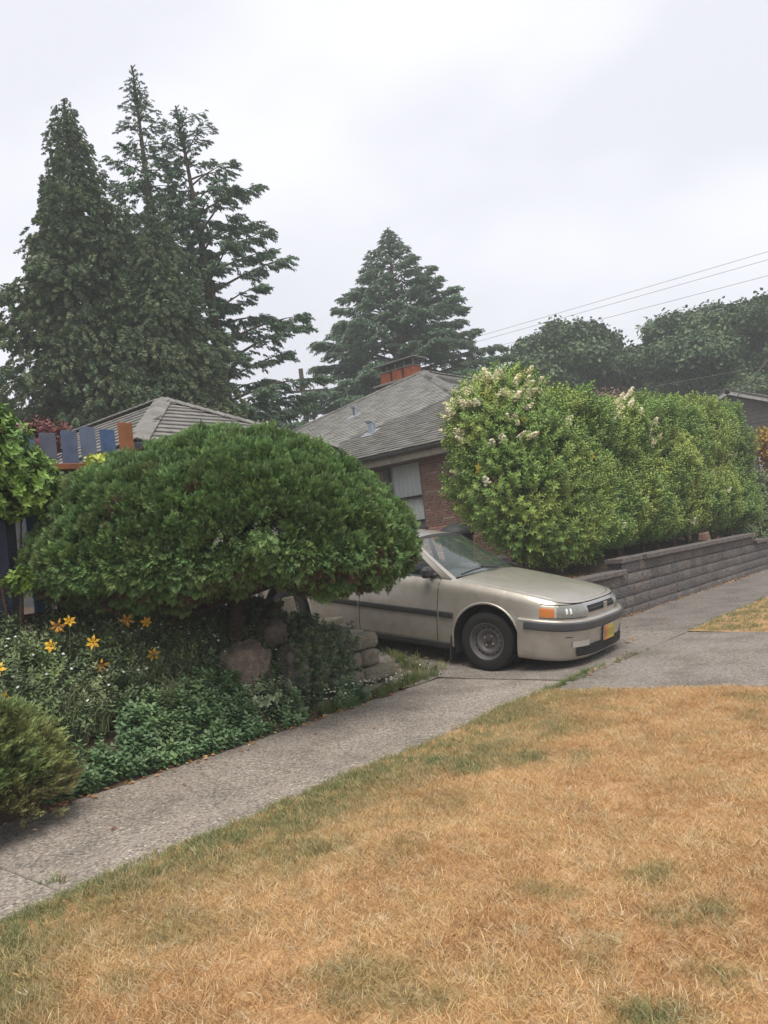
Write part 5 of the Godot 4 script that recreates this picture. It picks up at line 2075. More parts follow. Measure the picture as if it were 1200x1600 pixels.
# small trees and shrubs farther off: lobes of leaves on a stem
func leafy_bush(called: String, label: String, category: String, where: Vector3, lobes: Array, n: int, meshes: Array, c0: Color, c1: Color, stem: float, s0 := 0.8, s1 := 1.3, mm: Material = null) -> Node3D:
	var o := thing(called, label, category, where)
	leaf_shell(o, "foliage", lobes, n, meshes, mm if mm else M.leaf, func(p, _r): return jit(c0.lerp(c1, clampf(wob.get_noise_3dv(p * 4.0) + 0.5, 0.0, 1.0)), 0.16), 0.6, s0, s1, 0.45)
	var b := MB.new()
	for l in lobes:
		b.tube([Vector3(l[0].x * 0.2, -0.2, l[0].z * 0.2), l[0] * Vector3(0.6, 0.5, 0.6), l[0]], [stem, stem * 0.7, stem * 0.25], 6)
	obj("stem", b.mesh(), M.bark, o)
	return o


func make_small_plants() -> void:
	var broad := []
	for k in 3:
		broad.append(shoot_mesh(9, 0.13, 0.10, 0.058, Color(1.4, 1.3, 0.85), Color(0.8, 0.85, 0.8), 0.6))
	var fine := []
	for k in 3:
		fine.append(shoot_mesh(11, 0.12, 0.05, 0.018, Color(1.25, 1.2, 1.0), Color(0.8, 0.85, 0.85), 0.5))
	# climber on the fence at the left edge
	leafy_bush("climbing_vine", "bright green climber spilling over the fence at the left edge", "vine", Vector3(2.78, 1.0, -6.25), [[Vector3(-0.2, 1.42, 0.05), Vector3(0.38, 0.38, 0.28)], [Vector3(0.1, 1.2, 0.08), Vector3(0.26, 0.24, 0.22)], [Vector3(-0.5, 1.2, 0.0), Vector3(0.38, 0.42, 0.28)], [Vector3(-0.02, 0.44, 0.2), Vector3(0.10, 0.03, 0.07)]], 2000, broad, Color(0.12, 0.24, 0.05), Color(0.22, 0.34, 0.07), 0.016, 0.4, 0.75)
	leafy_bush("yellow_green_sprig", "yellow-green leafy sprig poking over the fence rail", "plant", Vector3(3.62, 1.4, -6.33), [[Vector3(0.05, 0.98, 0.02), Vector3(0.13, 0.04, 0.06)], [Vector3(-0.4, 0.76, 0.03), Vector3(0.06, 0.04, 0.05)]], 80, broad, Color(0.36, 0.44, 0.08), Color(0.50, 0.55, 0.12), 0.006, 0.5, 0.8)
	leafy_bush("red_leaved_tree", "small dark red maple showing over the fence behind the climber", "tree", Vector3(5.14, 1.12, -10.5), [[Vector3(0.12, 2.3, 0.0), Vector3(0.34, 0.24, 0.34)], [Vector3(-0.3, 2.1, 0.1), Vector3(0.4, 0.3, 0.4)]], 420, broad, Color(0.13, 0.022, 0.026), Color(0.2, 0.04, 0.04), 0.04, 0.6, 0.95)
	# low feathery juniper by the pavement
	var j := thing("low_juniper", "olive green low juniper overhanging the pavement at the left edge", "shrub", Vector3(1.72, 0.05, -4.98))
	var sp := []
	for k in 3:
		sp.append(spray_mesh(0.105, 0.05, 15, Color(0.55, 0.52, 0.48), Color(1.5, 1.42, 0.95), 0.7))
	var xf := []
	var cols := PackedColorArray()
	for i in 6500:
		var d := Vector3(rng.randfn(), absf(rng.randfn()) * 1.0, rng.randfn()).normalized()
		if d.y < 0.06 and rng.randf() < 0.4:
			d.y = rf(-0.25, 0.3)
			d = d.normalized()
		var r := rf(0.72, 1.03) * (1.0 + 0.16 * wob.get_noise_3dv(d * 6.0))
		var p := d * Vector3(0.66, 0.62, 0.50) * r + Vector3(0, 0.12, 0)
		if p.y < 0.02:
			continue
		var grow := (Vector3(d.x, 0.25 + 0.3 * d.y, d.z) + Vector3(rf(-0.4, 0.4), rf(-0.25, 0.25), rf(-0.4, 0.4))).normalized()
		xf.append(Transform3D(basis_to(grow, rf(0, TAU)).scaled(Vector3.ONE * rf(0.7, 1.2)), p))
		var c := Color(0.14, 0.205, 0.075).lerp(Color(0.25, 0.275, 0.10), clampf(wob.get_noise_3dv(p * 8.0) * 1.3 + 0.3, 0.0, 1.0))
		if p.y < 0.24:
			c = c.lerp(Color(0.16, 0.115, 0.06), 0.55)
		cols.append(jit(c, 0.18))
	scatter("foliage", sp[0], M.needle, xf, cols, j)
	for i in 9:
		var b := MB.new()
		var g := TAU * i / 9.0
		b.tube([Vector3(0, 0, 0), Vector3(cos(g) * 0.2, 0.18, sin(g) * 0.15), Vector3(cos(g) * 0.52, 0.3, sin(g) * 0.4)], [0.022, 0.014, 0.005], 5)
		obj("limb", b.mesh(), M.bark, j)
	# boulders of the bank
	for e in [[Vector3(4.33, 0.50, -5.46), Vector3(0.27, 0.22, 0.2), 0.3, "rounded grey boulder half sunk in the bank below the trunk"], [Vector3(4.86, 0.38, -5.44), Vector3(0.17, 0.24, 0.16), 0.0, "upright reddish boulder among the ivy on the bank"], [Vector3(5.14, 0.30, -5.5), Vector3(0.19, 0.2, 0.15), 0.6, "brown boulder between the ivy and the block stack"], [Vector3(4.82, 0.72, -5.62), Vector3(0.16, 0.12, 0.12), 0.2, "dark boulder high on the bank under the conifer"], [Vector3(4.58, 0.26, -5.33), Vector3(0.16, 0.12, 0.12), 0.9, "small grey boulder low on the bank among pale leaves"]]:
		tag(obj("boulder", rock_mesh(e[1], 2.6, 0.03, 0.5, int(e[0].x * 100)), M.rock[int(e[0].x * 10) % 3], null, Transform3D(Basis(Vector3.UP, e[2]), e[0])), e[3], "boulder", "boulders of the planted bank")
	# covers of the bank: vinca along the pavement, fine dark bushy growth above, ivy over the stones
	xf = []
	cols = PackedColorArray()
	for i in 4700:
		var x := rf(0.3, 5.35)
		var t := pow(rng.randf(), 1.1) * 0.40
		var z := -5.0 - t + 0.06 * wob.get_noise_2d(x * 4.0, 0.0)
		if x < 2.35 and t < 0.1:
			continue
		if wob.get_noise_2d(x * 4.0 + 70.0, z * 5.0) < -0.1 - 0.5 * (0.3 - t):
			continue
		if x > 4.15 and (t > 0.2 or rng.randf() < 0.35):
			continue
		var hgt := (0.05 + 0.16 * smoothstep(0.0, 0.25, t) + 0.10 * wob.get_noise_2d(x * 3.0, z * 3.0)) * rf(0.15, 1.05)
		xf.append(Transform3D(basis_to(Vector3(rf(-0.5, 0.5), 1.0, rf(-0.1, 0.9)), rf(0, TAU)).scaled(Vector3.ONE * rf(0.55, 1.0)), Vector3(x, gh(x, z) + maxf(hgt, 0.0), z)))
		cols.append(jit(Color(0.095, 0.175, 0.075).lerp(Color(0.17, 0.27, 0.115), clampf(wob.get_noise_2d(x * 6.0, z * 6.0) + 0.45, 0.0, 1.0)), 0.18))
	var vin := []
	for k in 2:
		vin.append(shoot_mesh(10, 0.11, 0.062, 0.034, Color(1.3, 1.3, 1.05), Color(0.8, 0.85, 0.85), 0.7))
	tag(scatter("trailing_ground_cover", vin[0], M.leaf, xf, cols), "glossy green trailing ground cover along the pavement's edge", "ground cover")
	xf = []
	cols = PackedColorArray()
	var dots := []
	for i in 9000:
		var x := rf(0.3, 4.75)
		var t := rf(0.26, 1.25)
		var z := -5.05 - t
		var hgt := (0.16 + 0.16 * wob.get_noise_2d(x * 3.0 + 9.0, z * 3.0) + 0.10 * smoothstep(0.3, 0.7, t)) * rf(0.0, 1.0)
		if x > 4.1 and rng.randf() < smoothstep(4.1, 4.75, x) * 0.8:
			continue
		var p := Vector3(x, gh(x, z) + hgt, z)
		xf.append(Transform3D(basis_to(Vector3(rf(-0.6, 0.6), 1.0, rf(-0.2, 0.8)), rf(0, TAU)).scaled(Vector3.ONE * rf(0.7, 1.3)), p))
		cols.append(jit(Color(0.10, 0.15, 0.075).lerp(Color(0.19, 0.24, 0.12), clampf(wob.get_noise_2d(x * 5.0, z * 5.0) + 0.4, 0.0, 1.0)), 0.2))
		if hgt > 0.15 and wob.get_noise_2d(x * 2.5, z * 2.5 + 40.0) > -0.08 and rng.randf() < 0.10:
			dots.append(p + Vector3(rf(-0.03, 0.03), 0.11, rf(0.0, 0.06)))
	var bushy := tag(scatter("fine_leaved_cover", fine[0], M.leaf, xf, cols), "dark fine-leaved growth sprinkled with tiny white flowers on the bank", "ground cover")
	var fb := MB.new()
	for i in 5:
		var g := TAU * i / 5.0
		leaf_quad(fb, Vector3.ZERO, Vector3(cos(g), 0.25, sin(g)).normalized(), Vector3.UP, 0.012, 0.009)
	xf = []
	cols = PackedColorArray()
	for p in dots:
		xf.append(Transform3D(basis_to(Vector3(rf(-0.7, 0.2), 0.8, rf(0.0, 0.9)), rf(0, TAU)).scaled(Vector3.ONE * rf(0.8, 1.3)), p))
		cols.append(Color(0.75, 0.76, 0.78))
	scatter("tiny_white_flowers", fb.mesh(), M.petal, xf, cols, bushy)
	xf = []
	cols = PackedColorArray()
	for i in 2000:
		var x := rf(3.9, 5.65)
		var z := rf(-6.3, -5.28)
		if wob.get_noise_2d(x * 5.0, z * 7.0) < -0.04:
			continue
		var y := gh(x, z)
		if y < 0.06 and rng.randf() < 0.6:
			continue
		xf.append(Transform3D(basis_to(Vector3(rf(-0.9, 0.3), rf(0.1, 1.0), rf(0.2, 1.0)), rf(0, TAU)).scaled(Vector3.ONE * rf(0.45, 0.85)), Vector3(x, y + rf(0.0, 0.09), z + rf(0.0, 0.12))))
		cols.append(jit(Color(0.05, 0.085, 0.035).lerp(Color(0.13, 0.17, 0.07), pow(rng.randf(), 2.5)), 0.2))
	for i in 560:   # ivy hanging over the left half of the block stack
		var x := rf(4.75, 5.62)
		if rng.randf() < smoothstep(5.3, 5.62, x) or wob.get_noise_2d(x * 6.0, i * 0.002) < -0.15:
			continue
		var y := rf(0.12, 0.72)
		xf.append(Transform3D(basis_to(Vector3(rf(-0.6, 0.3), rf(-0.5, 0.6), 1.0), rf(0, TAU)).scaled(Vector3.ONE * rf(0.4, 0.75)), Vector3(x, y, -5.24 - 0.12 * y + rf(-0.04, 0.03))))
		cols.append(jit(Color(0.055, 0.095, 0.04).lerp(Color(0.14, 0.18, 0.08), pow(rng.randf(), 2.0)), 0.2))
	tag(scatter("ivy", vin[1], M.leaf, xf, cols), "dark small-leaved ivy creeping over the boulders and block stack", "ivy")
	# pale leaved plants on the stones
	leafy_bush("pale_leaved_plant", "pale green and white leaved plant at the foot of the boulders", "plant", Vector3(4.25, 0.15, -5.22), [[Vector3(0, 0.12, 0), Vector3(0.16, 0.10, 0.12)], [Vector3(0.2, 0.1, 0.02), Vector3(0.13, 0.09, 0.1)]], 150, vin, Color(0.28, 0.36, 0.2), Color(0.45, 0.5, 0.33), 0.004, 0.5, 0.8)
	# weeds, with small white flowers, between the block stack and the driveway
	var wt := MB.new()
	for i in 16:
		var g := rf(0, TAU)
		var l := rf(0.08, 0.22)
		var d := Vector3(cos(g) * rf(0.1, 0.7), 1.0, sin(g) * rf(0.1, 0.7)).normalized()
		var p := Vector3(rf(-0.05, 0.05), 0, rf(-0.05, 0.05))
		var s := d.cross(Vector3(rf(-1, 1), 0.2, rf(-1, 1))).normalized() * 0.004
		wt.col = Color.WHITE * rf(0.75, 1.3)
		wt.quad(p - s, p + s, p + d * l * 0.6 + s * 0.8, p + d * l * 0.6 - s * 0.8)
		wt.tri(p + d * l * 0.6 - s * 0.8, p + d * l * 0.6 + s * 0.8, p + d * l + Vector3(cos(g), -0.4, sin(g)) * l * 0.2)
	xf = []
	cols = PackedColorArray()
	dots = []
	for e in [[5.35, -5.16, 0.35, 0.10, 40, 1], [5.75, -5.13, 0.3, 0.08, 40, 1], [6.15, -5.12, 0.3, 0.06, 45, 0], [6.5, -5.35, 0.12, 0.25, 34, 0], [6.62, -5.62, 0.1, 0.25, 30, 0], [6.1, -3.52, 0.35, 0.05, 50, 0], [6.75, -3.55, 0.3, 0.05, 40, 0], [7.6, -3.5, 0.3, 0.04, 10, 0], [6.35, -5.9, 0.2, 0.5, 26, 0], [5.0, -5.1, 0.3, 0.1, 40, 1], [3.45, -3.56, 0.05, 0.02, 3, 0], [1.72, -3.75, 0.04, 0.06, 4, 0]]:
		for i in e[4]:
			var p := Vector3(e[0] + rng.randfn() * e[2] * 0.6, 0, e[1] + rng.randfn() * e[3] * 0.6)
			p.y = gh(p.x, p.z)
			var sc := rf(0.3, 0.75) if e[1] < -5.0 else rf(0.2, 0.4)
			xf.append(Transform3D(Basis(Vector3.UP, rf(0, TAU)).scaled(Vector3.ONE * sc), p))
			cols.append(jit(Color(0.13, 0.22, 0.06).lerp(Color(0.30, 0.27, 0.11), pow(rng.randf(), 2.0)), 0.2))
			if e[5] == 1 and i % 2 == 0:
				dots.append(p + Vector3(rf(-0.07, 0.07), rf(0.10, 0.2), rf(-0.05, 0.08)))
				pass
	var bxf := []
	var bcols := PackedColorArray()
	for i in 900:   # thin grassy stalks through the bank's growth
		var p := Vector3(rf(1.9, 4.5), 0, rf(-6.1, -5.3))
		p.y = gh(p.x, p.z) + rf(0.02, 0.12)
		if wob.get_noise_2d(p.x * 3.0 + 11.0, p.z * 3.0) < -0.02:
			continue
		bxf.append(Transform3D(Basis(Vector3.UP, rf(0, TAU)).scaled(Vector3(1.0, 1.3, 1.0) * rf(0.6, 1.2)), p))
		bcols.append(jit(Color(0.15, 0.20, 0.09).lerp(Color(0.30, 0.30, 0.16), pow(rng.randf(), 2.0)), 0.2))
	scatter("grassy_stalks", wt.mesh(), M.straw, bxf, bcols, bushy)
	var weeds := tag(scatter("weeds", wt.mesh(), M.straw, xf, cols), "tufts of green weeds along the driveway's edges and seams", "weeds")
	xf = []
	cols = PackedColorArray()
	for p in dots:
		xf.append(Transform3D(basis_to(Vector3(rf(-0.7, 0.2), 0.8, rf(0.0, 0.9)), rf(0, TAU)).scaled(Vector3.ONE * rf(0.7, 1.2)), p))
		cols.append(Color(0.62, 0.66, 0.5))
	scatter("tiny_white_flowers", fb.mesh(), M.petal, xf, cols, weeds)
	for e in [["tall pale feathery plant at the back of the bed among the lilies", Vector3(2.62, 0, -5.72), 0.34], ["broad mid green fern-like plant between the two lily groups", Vector3(3.28, 0, -5.8), 0.3], ["yellowish feathery plant near the low juniper", Vector3(2.45, 0, -5.42), 0.26], ["low feathery plant right of the lily with the lowest flower", Vector3(3.78, 0, -5.72), 0.24]]:
		var p: Vector3 = e[1]
		p.y = gh(p.x, p.z)
		leafy_bush("feathery_plant", e[0], "plant", p, [[Vector3(0, e[2] * 0.55, 0), Vector3(0.17, e[2] * 0.5, 0.14)], [Vector3(0.1, e[2] * 0.4, 0.05), Vector3(0.12, e[2] * 0.4, 0.1)]], 170, fine, Color(0.13, 0.21, 0.08), Color(0.26, 0.32, 0.13), 0.005, 0.6, 1.1)
	make_lilies()


func make_lilies() -> void:
	var fl := []
	for k in 3:
		var b := MB.new()
		var open: float = [0.9, 0.6, 1.2][k]
		for i in 6:
			var g := TAU * i / 6.0 + rf(-0.08, 0.08)
			b.col = Color(0.90, 0.53, 0.045) if k < 2 else Color(0.74, 0.38, 0.08)
			var out := Vector3(cos(g), 0, sin(g))
			var a := Vector3(0, 0.02, 0) + out * 0.006
			var m := Vector3(0, 0.05, 0) + out * (0.022 + 0.02 * open)
			var t := Vector3(0, 0.075 - 0.035 * open, 0) + out * (0.04 + 0.035 * open) * rf(0.9, 1.1)
			var s := Vector3(-sin(g), 0, cos(g))
			var w := 0.013 if i % 2 else 0.017
			b.quad(a - s * 0.004, a + s * 0.004, m + s * w, m - s * w)
			b.tri(m - s * w, m + s * w, t)
		b.col = Color(0.2, 0.28, 0.06)
		b.tube([Vector3.ZERO, Vector3(0, 0.025, 0)], [0.005, 0.008], 5, false)
		fl.append(b.mesh())
	var lv := MB.new()
	for i in 26:
		var g := rf(0, TAU)
		var l := rf(0.3, 0.5)
		var o := Vector3(cos(g), 0, sin(g))
		var s := Vector3(-sin(g), 0, cos(g)) * 0.011
		lv.col = Color(0.085, 0.16, 0.045) * rf(0.75, 1.35)
		var prev := o * 0.02
		for q in 5:
			var t := (q + 1) / 5.0
			var nx := o * (0.02 + l * (0.25 * t + 0.35 * t * t)) + Vector3(0, l * (1.15 * t - 0.75 * t * t), 0)
			var w0 := 1.0 - pow((q) / 5.0, 2.0)
			var w1 := 1.0 - pow(t, 2.0)
			lv.quad(prev - s * w0, prev + s * w0, nx + s * w1, nx - s * w1)
			prev = nx
	var leaves := lv.mesh()
	var spots := [
		[Vector3(2.30, 0, -5.55), 0.22, 0, "lily with an orange flower low at the left edge of the photo"],
		[Vector3(2.34, 0, -5.62), 0.37, 0, "lily with an orange flower higher at the left edge of the photo"],
		[Vector3(2.78, 0, -5.72), 0.38, 1, "lily with a golden flower, third from the left of the row"],
		[Vector3(2.97, 0, -5.80), 0.47, 1, "lily whose golden flower stands highest of the group"],
		[Vector3(3.05, 0, -5.70), 0.37, 0, "lily with a golden flower just above a fading one"],
		[Vector3(3.10, 0, -5.66), 0.24, 2, "lily with a spent drooping flower under a golden one"],
		[Vector3(3.48, 0, -5.85), 0.40, 2, "lily with a spent pale orange flower before the trunk"],
		[Vector3(3.62, 0, -5.82), 0.36, 1, "lily with a cup-shaped golden flower right of the spent one"],
		[Vector3(3.50, 0, -5.62), 0.26, 0, "lily with an open golden star, lowest at the right of the group"],
		[Vector3(2.90, 0, -5.86), 0.43, 2, "lily with a half hidden dull orange flower behind the highest one"],
	]
	for i in spots.size():
		var e: Array = spots[i]
		var p: Vector3 = e[0]
		p.y = gh(p.x, p.z)
		var o := thing("lily", e[3], "lily", p, "orange lilies along the fence")
		obj("leaves", leaves, M.leaf, o, Transform3D(Basis(Vector3.UP, i * 1.3).scaled(Vector3.ONE * rf(0.75, 1.0)), Vector3.ZERO))
		var st := MB.new()
		st.col = Color(0.11, 0.18, 0.05)
		var tip := Vector3(rf(-0.03, 0.03), e[1], 0.06)
		st.tube([Vector3.ZERO, Vector3(tip.x * 0.4, e[1] * 0.6, 0.01), tip], [0.006, 0.005, 0.003], 5)
		obj("stalk", st.mesh(), M.leaf, o)
		var face := Vector3(-0.62, 0.35, 0.72) if i % 3 else Vector3(-0.3, 0.55, 0.8)
		obj("flower", fl[e[2]], M.petal, o, Transform3D(basis_to(face if e[2] < 2 else Vector3(-0.4, -0.3, 0.7), i * 0.5).scaled(Vector3.ONE * 0.82), tip))


func make_grass() -> void:
	var tufts := []
	for k in 4:
		var b := MB.new()
		for i in 15:
			var g := rf(0, TAU)
			var l := rf(0.025, 0.06)
			var flat_ := rf(0.25, 1.6) if k < 3 else rf(0.1, 0.7)
			var d := Vector3(cos(g) * flat_, 1.0, sin(g) * flat_).normalized()
			var p := Vector3(rf(-0.035, 0.035), -0.004, rf(-0.035, 0.035))
			var s := d.cross(Vector3(rf(-1, 1), 0.3, rf(-1, 1))).normalized() * rf(0.0009, 0.0017)
			var bend := Vector3(cos(g), -0.5, sin(g)) * l * rf(0.05, 0.28)
			b.col = Color.WHITE * rf(0.7, 1.25)
			b.quad(p - s, p + s, p + d * l * 0.55 + s * 0.8, p + d * l * 0.55 - s * 0.8)
			b.tri(p + d * l * 0.55 - s * 0.8, p + d * l * 0.55 + s * 0.8, p + d * l + bend)
		tufts.append(b.mesh())
	var green := FastNoiseLite.new()
	green.seed = 3
	green.frequency = 1.3
	green.fractal_octaves = 3
	var patches := [[2.72, -1.05, 0.12], [2.58, -1.17, 0.10], [2.35, -0.92, 0.10], [2.9, -1.35, 0.13], [2.05, -0.98, 0.12], [4.1, -2.6, 0.25], [3.9, -2.9, 0.3], [7.1, -1.6, 0.12], [6.7, -1.35, 0.1], [2.55, -2.75, 0.2], [2.0, -1.05, 0.10]]
	var mk := func(called: String, label: String, x0: float, x1: float, z0: float, z1: float, n: int, far: bool) -> void:
		var xf := [[], [], [], []]
		var cols := [PackedColorArray(), PackedColorArray(), PackedColorArray(), PackedColorArray()]
		for i in n:
			var u := rng.randf()
			var x := lerpf(x0, x1, pow(u, 1.35))
			var z := rf(z0, z1)
			var flare := clampf((z + 3.4) / 3.2, 0.0, 1.0)
			if not far and x > 5.97 + 0.55 * flare + 0.05 * wob.get_noise_1d(z * 9.0):
				continue
			if far and x < 9.36 - 0.5 * flare + 0.05 * wob.get_noise_1d(z * 9.0):
				continue
			var edge := z + 3.5 + 0.12 * wob.get_noise_1d(x * 4.0)
			var g := green.get_noise_2d(x, z)
			var live := smoothstep(1.0, 0.1, edge + 0.6 * g) * (0.95 if not far else 1.25)
			if not far and x > 4.6:
				live *= lerpf(1.0, 0.55, clampf((x - 4.6) / 1.2, 0.0, 1.0))
			live += smoothstep(0.30, 0.6, g) * 0.5
			for q in patches:
				live += 0.75 * smoothstep(q[2] * 1.2, 0.0, Vector2(x - q[0], z - q[1]).length() + 0.06 * g)
			if far:
				live = maxf(live, smoothstep(-0.35, 0.25, g + 0.25 - (z + 3.5) * 0.5))
			else:
				live = maxf(live, smoothstep(0.16, 0.0, edge) * 0.8)
			var bald := wob.get_noise_2d(x * 4.0 + 30.0, z * 4.0)
			if bald < -0.26 and rng.randf() < 0.6:
				continue
			var k := 3 if live > 0.5 and rng.randf() < 0.7 else rng.randi() % 3
			var sc := rf(0.55, 1.05) * (1.1 if live > 0.6 else 1.0)
			xf[k].append(Transform3D((Basis(Vector3.UP, rf(0, TAU)) * Basis(Vector3.RIGHT, rf(-0.35, 0.35))).scaled(Vector3.ONE * sc), Vector3(x, 0.012 + 0.03 * wob.get_noise_2d(x * 1.5, z * 1.5), z)))
			var dry := Color(0.70, 0.485, 0.245).lerp(Color(0.59, 0.375, 0.18), clampf(wob.get_noise_2d(x * 3.5, z * 3.5) * 1.8 + 0.3, 0.0, 1.0))
			if rng.randf() < 0.16:
				dry = Color(0.74, 0.62, 0.41)
			var wet := Color(0.185, 0.235, 0.095).lerp(Color(0.28, 0.28, 0.125), rng.randf())
			cols[k].append(jit(dry.lerp(wet, clampf(live, 0.0, 1.0) if rng.randf() < 0.9 else 0.1), 0.14))
		var o := Node3D.new()
		o.name = called
		o.set_meta("kind", "stuff")
		add_child(o)
		tag(o, label, "grass")
		for k in 4:
			scatter("grass_blades", tufts[k], M.straw, xf[k], cols[k], o)
	mk.call("dry_grass", "sun-dried straw coloured lawn grass in the foreground, greener beside the pavement", 0.3, 9.5, -3.52, 0.4, 90000, false)
	mk.call("green_grass", "greener grass on the strip beyond the driveway apron", 8.7, 24.0, -3.5, 0.5, 17000, true)
	# loose straws lying on the turf
	# fallen leaves
	var lf := MB.new()
	leaf_quad(lf, Vector3(-0.02, 0, 0), Vector3.RIGHT, Vector3.UP, 0.045, 0.024, 0.5)
	var xf := []
	var cols := PackedColorArray()
	for e in [[10.5, -4.93, 1.5, 0.05, 60], [14.0, -4.95, 3.0, 0.05, 120], [16.5, -4.93, 1.2, 0.07, 50], [8.6, -3.9, 0.5, 0.05, 16], [9.0, -4.2, 1.6, 0.5, 14], [6.6, -5.45, 0.45, 0.3, 70], [3.4, -4.96, 0.8, 0.06, 60], [2.4, -4.99, 0.4, 0.07, 70], [4.9, -4.97, 0.5, 0.05, 40], [3.2, -4.4, 1.2, 0.5, 12], [5.6, -5.08, 0.5, 0.05, 40], [10.6, -5.75, 0.7, 0.25, 220], [11.3, -4.3, 3.0, 0.5, 10], [7.4, -3.48, 0.7, 0.03, 16], [6.4, -5.2, 0.4, 0.12, 40]]:
		for i in e[4]:
			var p := Vector3(e[0] + rng.randfn() * e[2] * 0.6, 0, e[1] + rng.randfn() * e[3] * 0.7)
			p.y = gh(p.x, p.z) + 0.012 + (0.0 if p.z > -5.3 else 0.02)
			if p.z < -5.05 and p.z > -5.34 and p.x > 9.5:
				continue
			xf.append(Transform3D(Basis(Vector3.UP, rf(0, TAU)) * Basis(Vector3.RIGHT, rf(-0.4, 0.4)) * Basis(Vector3.BACK, rf(-0.3, 0.3)), p))
			xf[-1] = xf[-1] * Transform3D(Basis().scaled(Vector3.ONE * rf(0.6, 1.2)), Vector3.ZERO)
			cols.append(jit([Color(0.42, 0.20, 0.07), Color(0.30, 0.16, 0.08), Color(0.55, 0.42, 0.22), Color(0.50, 0.28, 0.08)][rng.randi() % 4], 0.25))
	tag(scatter("fallen_leaves", lf.mesh(), M.straw, xf, cols), "scattered dry orange and brown leaves along the wall, seams and bank", "leaf litter")


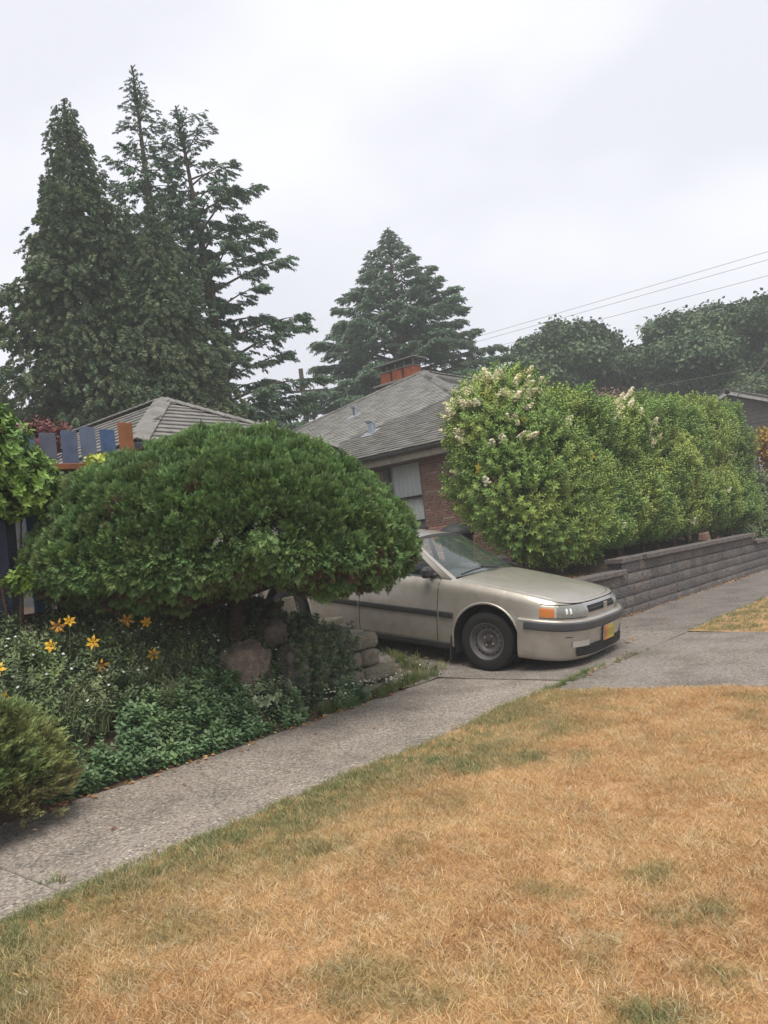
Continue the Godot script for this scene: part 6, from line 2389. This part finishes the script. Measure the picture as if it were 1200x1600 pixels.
func make_far_things() -> void:
	# utility pole and its wires along the side street
	var p := thing("utility_pole", "wooden utility pole with a crossarm between the trees beyond the garage", "utility pole", Vector3(29.0, 0.5, -29.3))
	var b := MB.new()
	b.tube([Vector3(0, 0, 0), Vector3(0, 10.9, 0)], [0.17, 0.12], 10)
	obj("pole", b.mesh(), M.bark, p)
	box_part("crossarm", Vector3(0.12, 9.72, 0), Vector3(0.1, 0.13, 2.4), tinted(lin(0.10, 0.085, 0.07)), p, 0.01, Basis(Vector3.UP, 0.9))
	for e in [-1.0, -0.35, 0.5, 1.05]:
		box_part("insulator", Vector3(0.12, 9.86, 0) + Basis(Vector3.UP, 0.9) * Vector3(0, 0, e), Vector3(0.07, 0.14, 0.07), mat(0.3, lin(0.25, 0.22, 0.2)), p, 0.02)
	box_part("transformer_box", Vector3(0.3, 9.0, 0.2), Vector3(0.35, 0.7, 0.35), tinted(lin(0.28, 0.29, 0.3)), p, 0.08)
	for e in [[Vector3(28.7, 10.37, -29.6), Vector3(29.0, 10.03, -5.8), 0.30, 0.007, "uppermost thin overhead wire, crossing the sky to the pole", 0], [Vector3(29.3, 10.37, -29.0), Vector3(29.2, 9.83, -5.8), 0.34, 0.007, "second overhead wire, just below the uppermost one", 0], [Vector3(28.8, 10.0, -30.2), Vector3(29.0, 9.28, -5.8), 0.45, 0.007, "third overhead wire, crossing the sky below the close pair", 0], [Vector3(29.0, 7.2, -29.3), Vector3(29.0, 6.22, -6.0), 0.35, 0.012, "lower wire crossing in front of the broadleaf trees", 0], [Vector3(29.0, 6.9, -29.3), Vector3(29.0, 5.62, -6.0), 0.35, 0.012, "lowest wire, ending over the grey house roof", 0], [Vector3(32.4, 5.75, -9.0), Vector3(27.0, 7.3, -5.0), 0.15, 0.022, "pale thick service wire running down to the grey gable", 1]]:
		var w := MB.new()
		var path := []
		var dir: Vector3 = e[1] - e[0]
		var end: Vector3 = e[1] + dir.normalized() * 22.0 if e[5] == 0 else e[1] + dir.normalized() * 4.0
		for i in 25:
			var t := i / 24.0
			path.append(e[0].lerp(end, t) - Vector3(0, e[2] * 4.0 * t * (1.0 - t) * 0.4, 0))
		w.tube(path, [e[3]], 5, false)
		tag(obj("overhead_wire", w.mesh(), M.pale_wire if e[5] else M.wire), e[4], "wire", "overhead wires")
	var broad := []
	for k in 3:
		var m := MB.new()
		for i in 16:
			m.col = Color.WHITE * rf(0.75, 1.25)
			leaf_quad(m, Vector3(rng.randfn(), rng.randfn() * 0.7, rng.randfn()) * 0.14, Vector3(rf(-1, 1), rf(-0.4, 0.6), rf(-1, 1)).normalized(), Vector3.UP, rf(0.09, 0.16), rf(0.06, 0.1))
		broad.append(m.mesh())
	leafy_bush("yellow_maple", "small maple with orange-yellow leaves in front of the grey house window", "tree", Vector3(26.6, 0.3, -6.6), [[Vector3(0.15, 2.75, 0.3), Vector3(0.45, 0.3, 0.6)], [Vector3(0.1, 2.35, 0.75), Vector3(0.5, 0.35, 0.7)], [Vector3(0, 1.7, 0.7), Vector3(0.4, 0.3, 0.5)], [Vector3(0, 3.05, 0.0), Vector3(0.2, 0.25, 0.25)]], 620, broad, Color(0.42, 0.30, 0.05), Color(0.50, 0.26, 0.04), 0.05)
	leafy_bush("end_shrub", "grey-green loose shrub just past the hedge's end", "shrub", Vector3(21.6, 0.25, -6.3), [[Vector3(0, 0.8, 0), Vector3(0.6, 0.8, 0.6)], [Vector3(0.4, 1.5, 0.3), Vector3(0.5, 0.6, 0.5)], [Vector3(0.2, 0.4, 0.6), Vector3(0.5, 0.45, 0.5)]], 1100, broad, Color(0.13, 0.19, 0.08), Color(0.21, 0.27, 0.12), 0.04, 0.45, 0.75)
	leafy_bush("clipped_hedge", "low bright green hedge below the grey house", "hedge", Vector3(24.5, 0.3, -6.0), [[Vector3(0, 0.75, 0), Vector3(1.2, 0.5, 0.8)], [Vector3(1.5, 0.75, 0.2), Vector3(1.2, 0.5, 0.8)]], 500, broad, Color(0.12, 0.22, 0.05), Color(0.18, 0.28, 0.07), 0.04)
	leafy_bush("rose_bush", "bush with pale orange blossom at the right edge of the photo", "shrub", Vector3(23.3, 0.3, -5.8), [[Vector3(0.3, 1.35, 0.2), Vector3(0.3, 0.18, 0.3)]], 60, broad, Color(0.5, 0.26, 0.12), Color(0.5, 0.36, 0.22), 0.02)
	leafy_bush("light_green_tree", "light green broadleaf tree low between the garage and the brick house", "tree", Vector3(20.5, 1.2, -23.0), [[Vector3(0, 2.6, 0), Vector3(1.2, 1.2, 1.2)], [Vector3(-1.1, 2.3, -0.6), Vector3(1.0, 1.0, 1.0)], [Vector3(0.8, 2.9, 0.8), Vector3(0.8, 0.8, 0.8)], [Vector3(-0.4, 3.4, -0.3), Vector3(0.7, 0.6, 0.7)]], 1100, broad, Color(0.12, 0.19, 0.06), Color(0.20, 0.26, 0.08), 0.08, 0.9, 1.6)
	leafy_bush("brown_leaved_tree", "rusty brown leaved tree showing above the hedge behind the brick house", "tree", Vector3(33.0, 1.2, -14.6), [[Vector3(0, 5.1, 0), Vector3(1.3, 0.9, 1.3)], [Vector3(-0.8, 4.6, 0.3), Vector3(0.9, 0.8, 0.9)]], 500, broad, Color(0.16, 0.09, 0.05), Color(0.22, 0.13, 0.06), 0.08, 1.0, 1.6)
	var bin := MB.new()
	bin.lathe(Transform3D(), [Vector2(0.24, 0.0), Vector2(0.30, 0.55), Vector2(0.33, 0.56), Vector2(0.33, 0.62), Vector2(0.30, 0.68), Vector2(0.2, 0.75), Vector2(0.08, 0.78), Vector2(0.06, 0.81), Vector2(0.0001, 0.815)], 28)
	tag(obj("lidded_bin", bin.mesh(), tinted(lin(0.07, 0.08, 0.09), 0.6), null, at(Vector3(11.75, 0.92, -8.35))), "dark grey round-lidded bin by the brick wall behind the car roof", "bin")


func _ready() -> void:
	rng.seed = 20170714
	set_stage()
	make_materials()
	make_ground()
	make_brick_house()
	make_garage()
	make_grey_house()
	make_block_wall()
	make_fence()
	make_big_trees()
	make_hedges()
	make_mound()
	make_far_things()
	make_car()
	make_small_plants()
	make_grass()
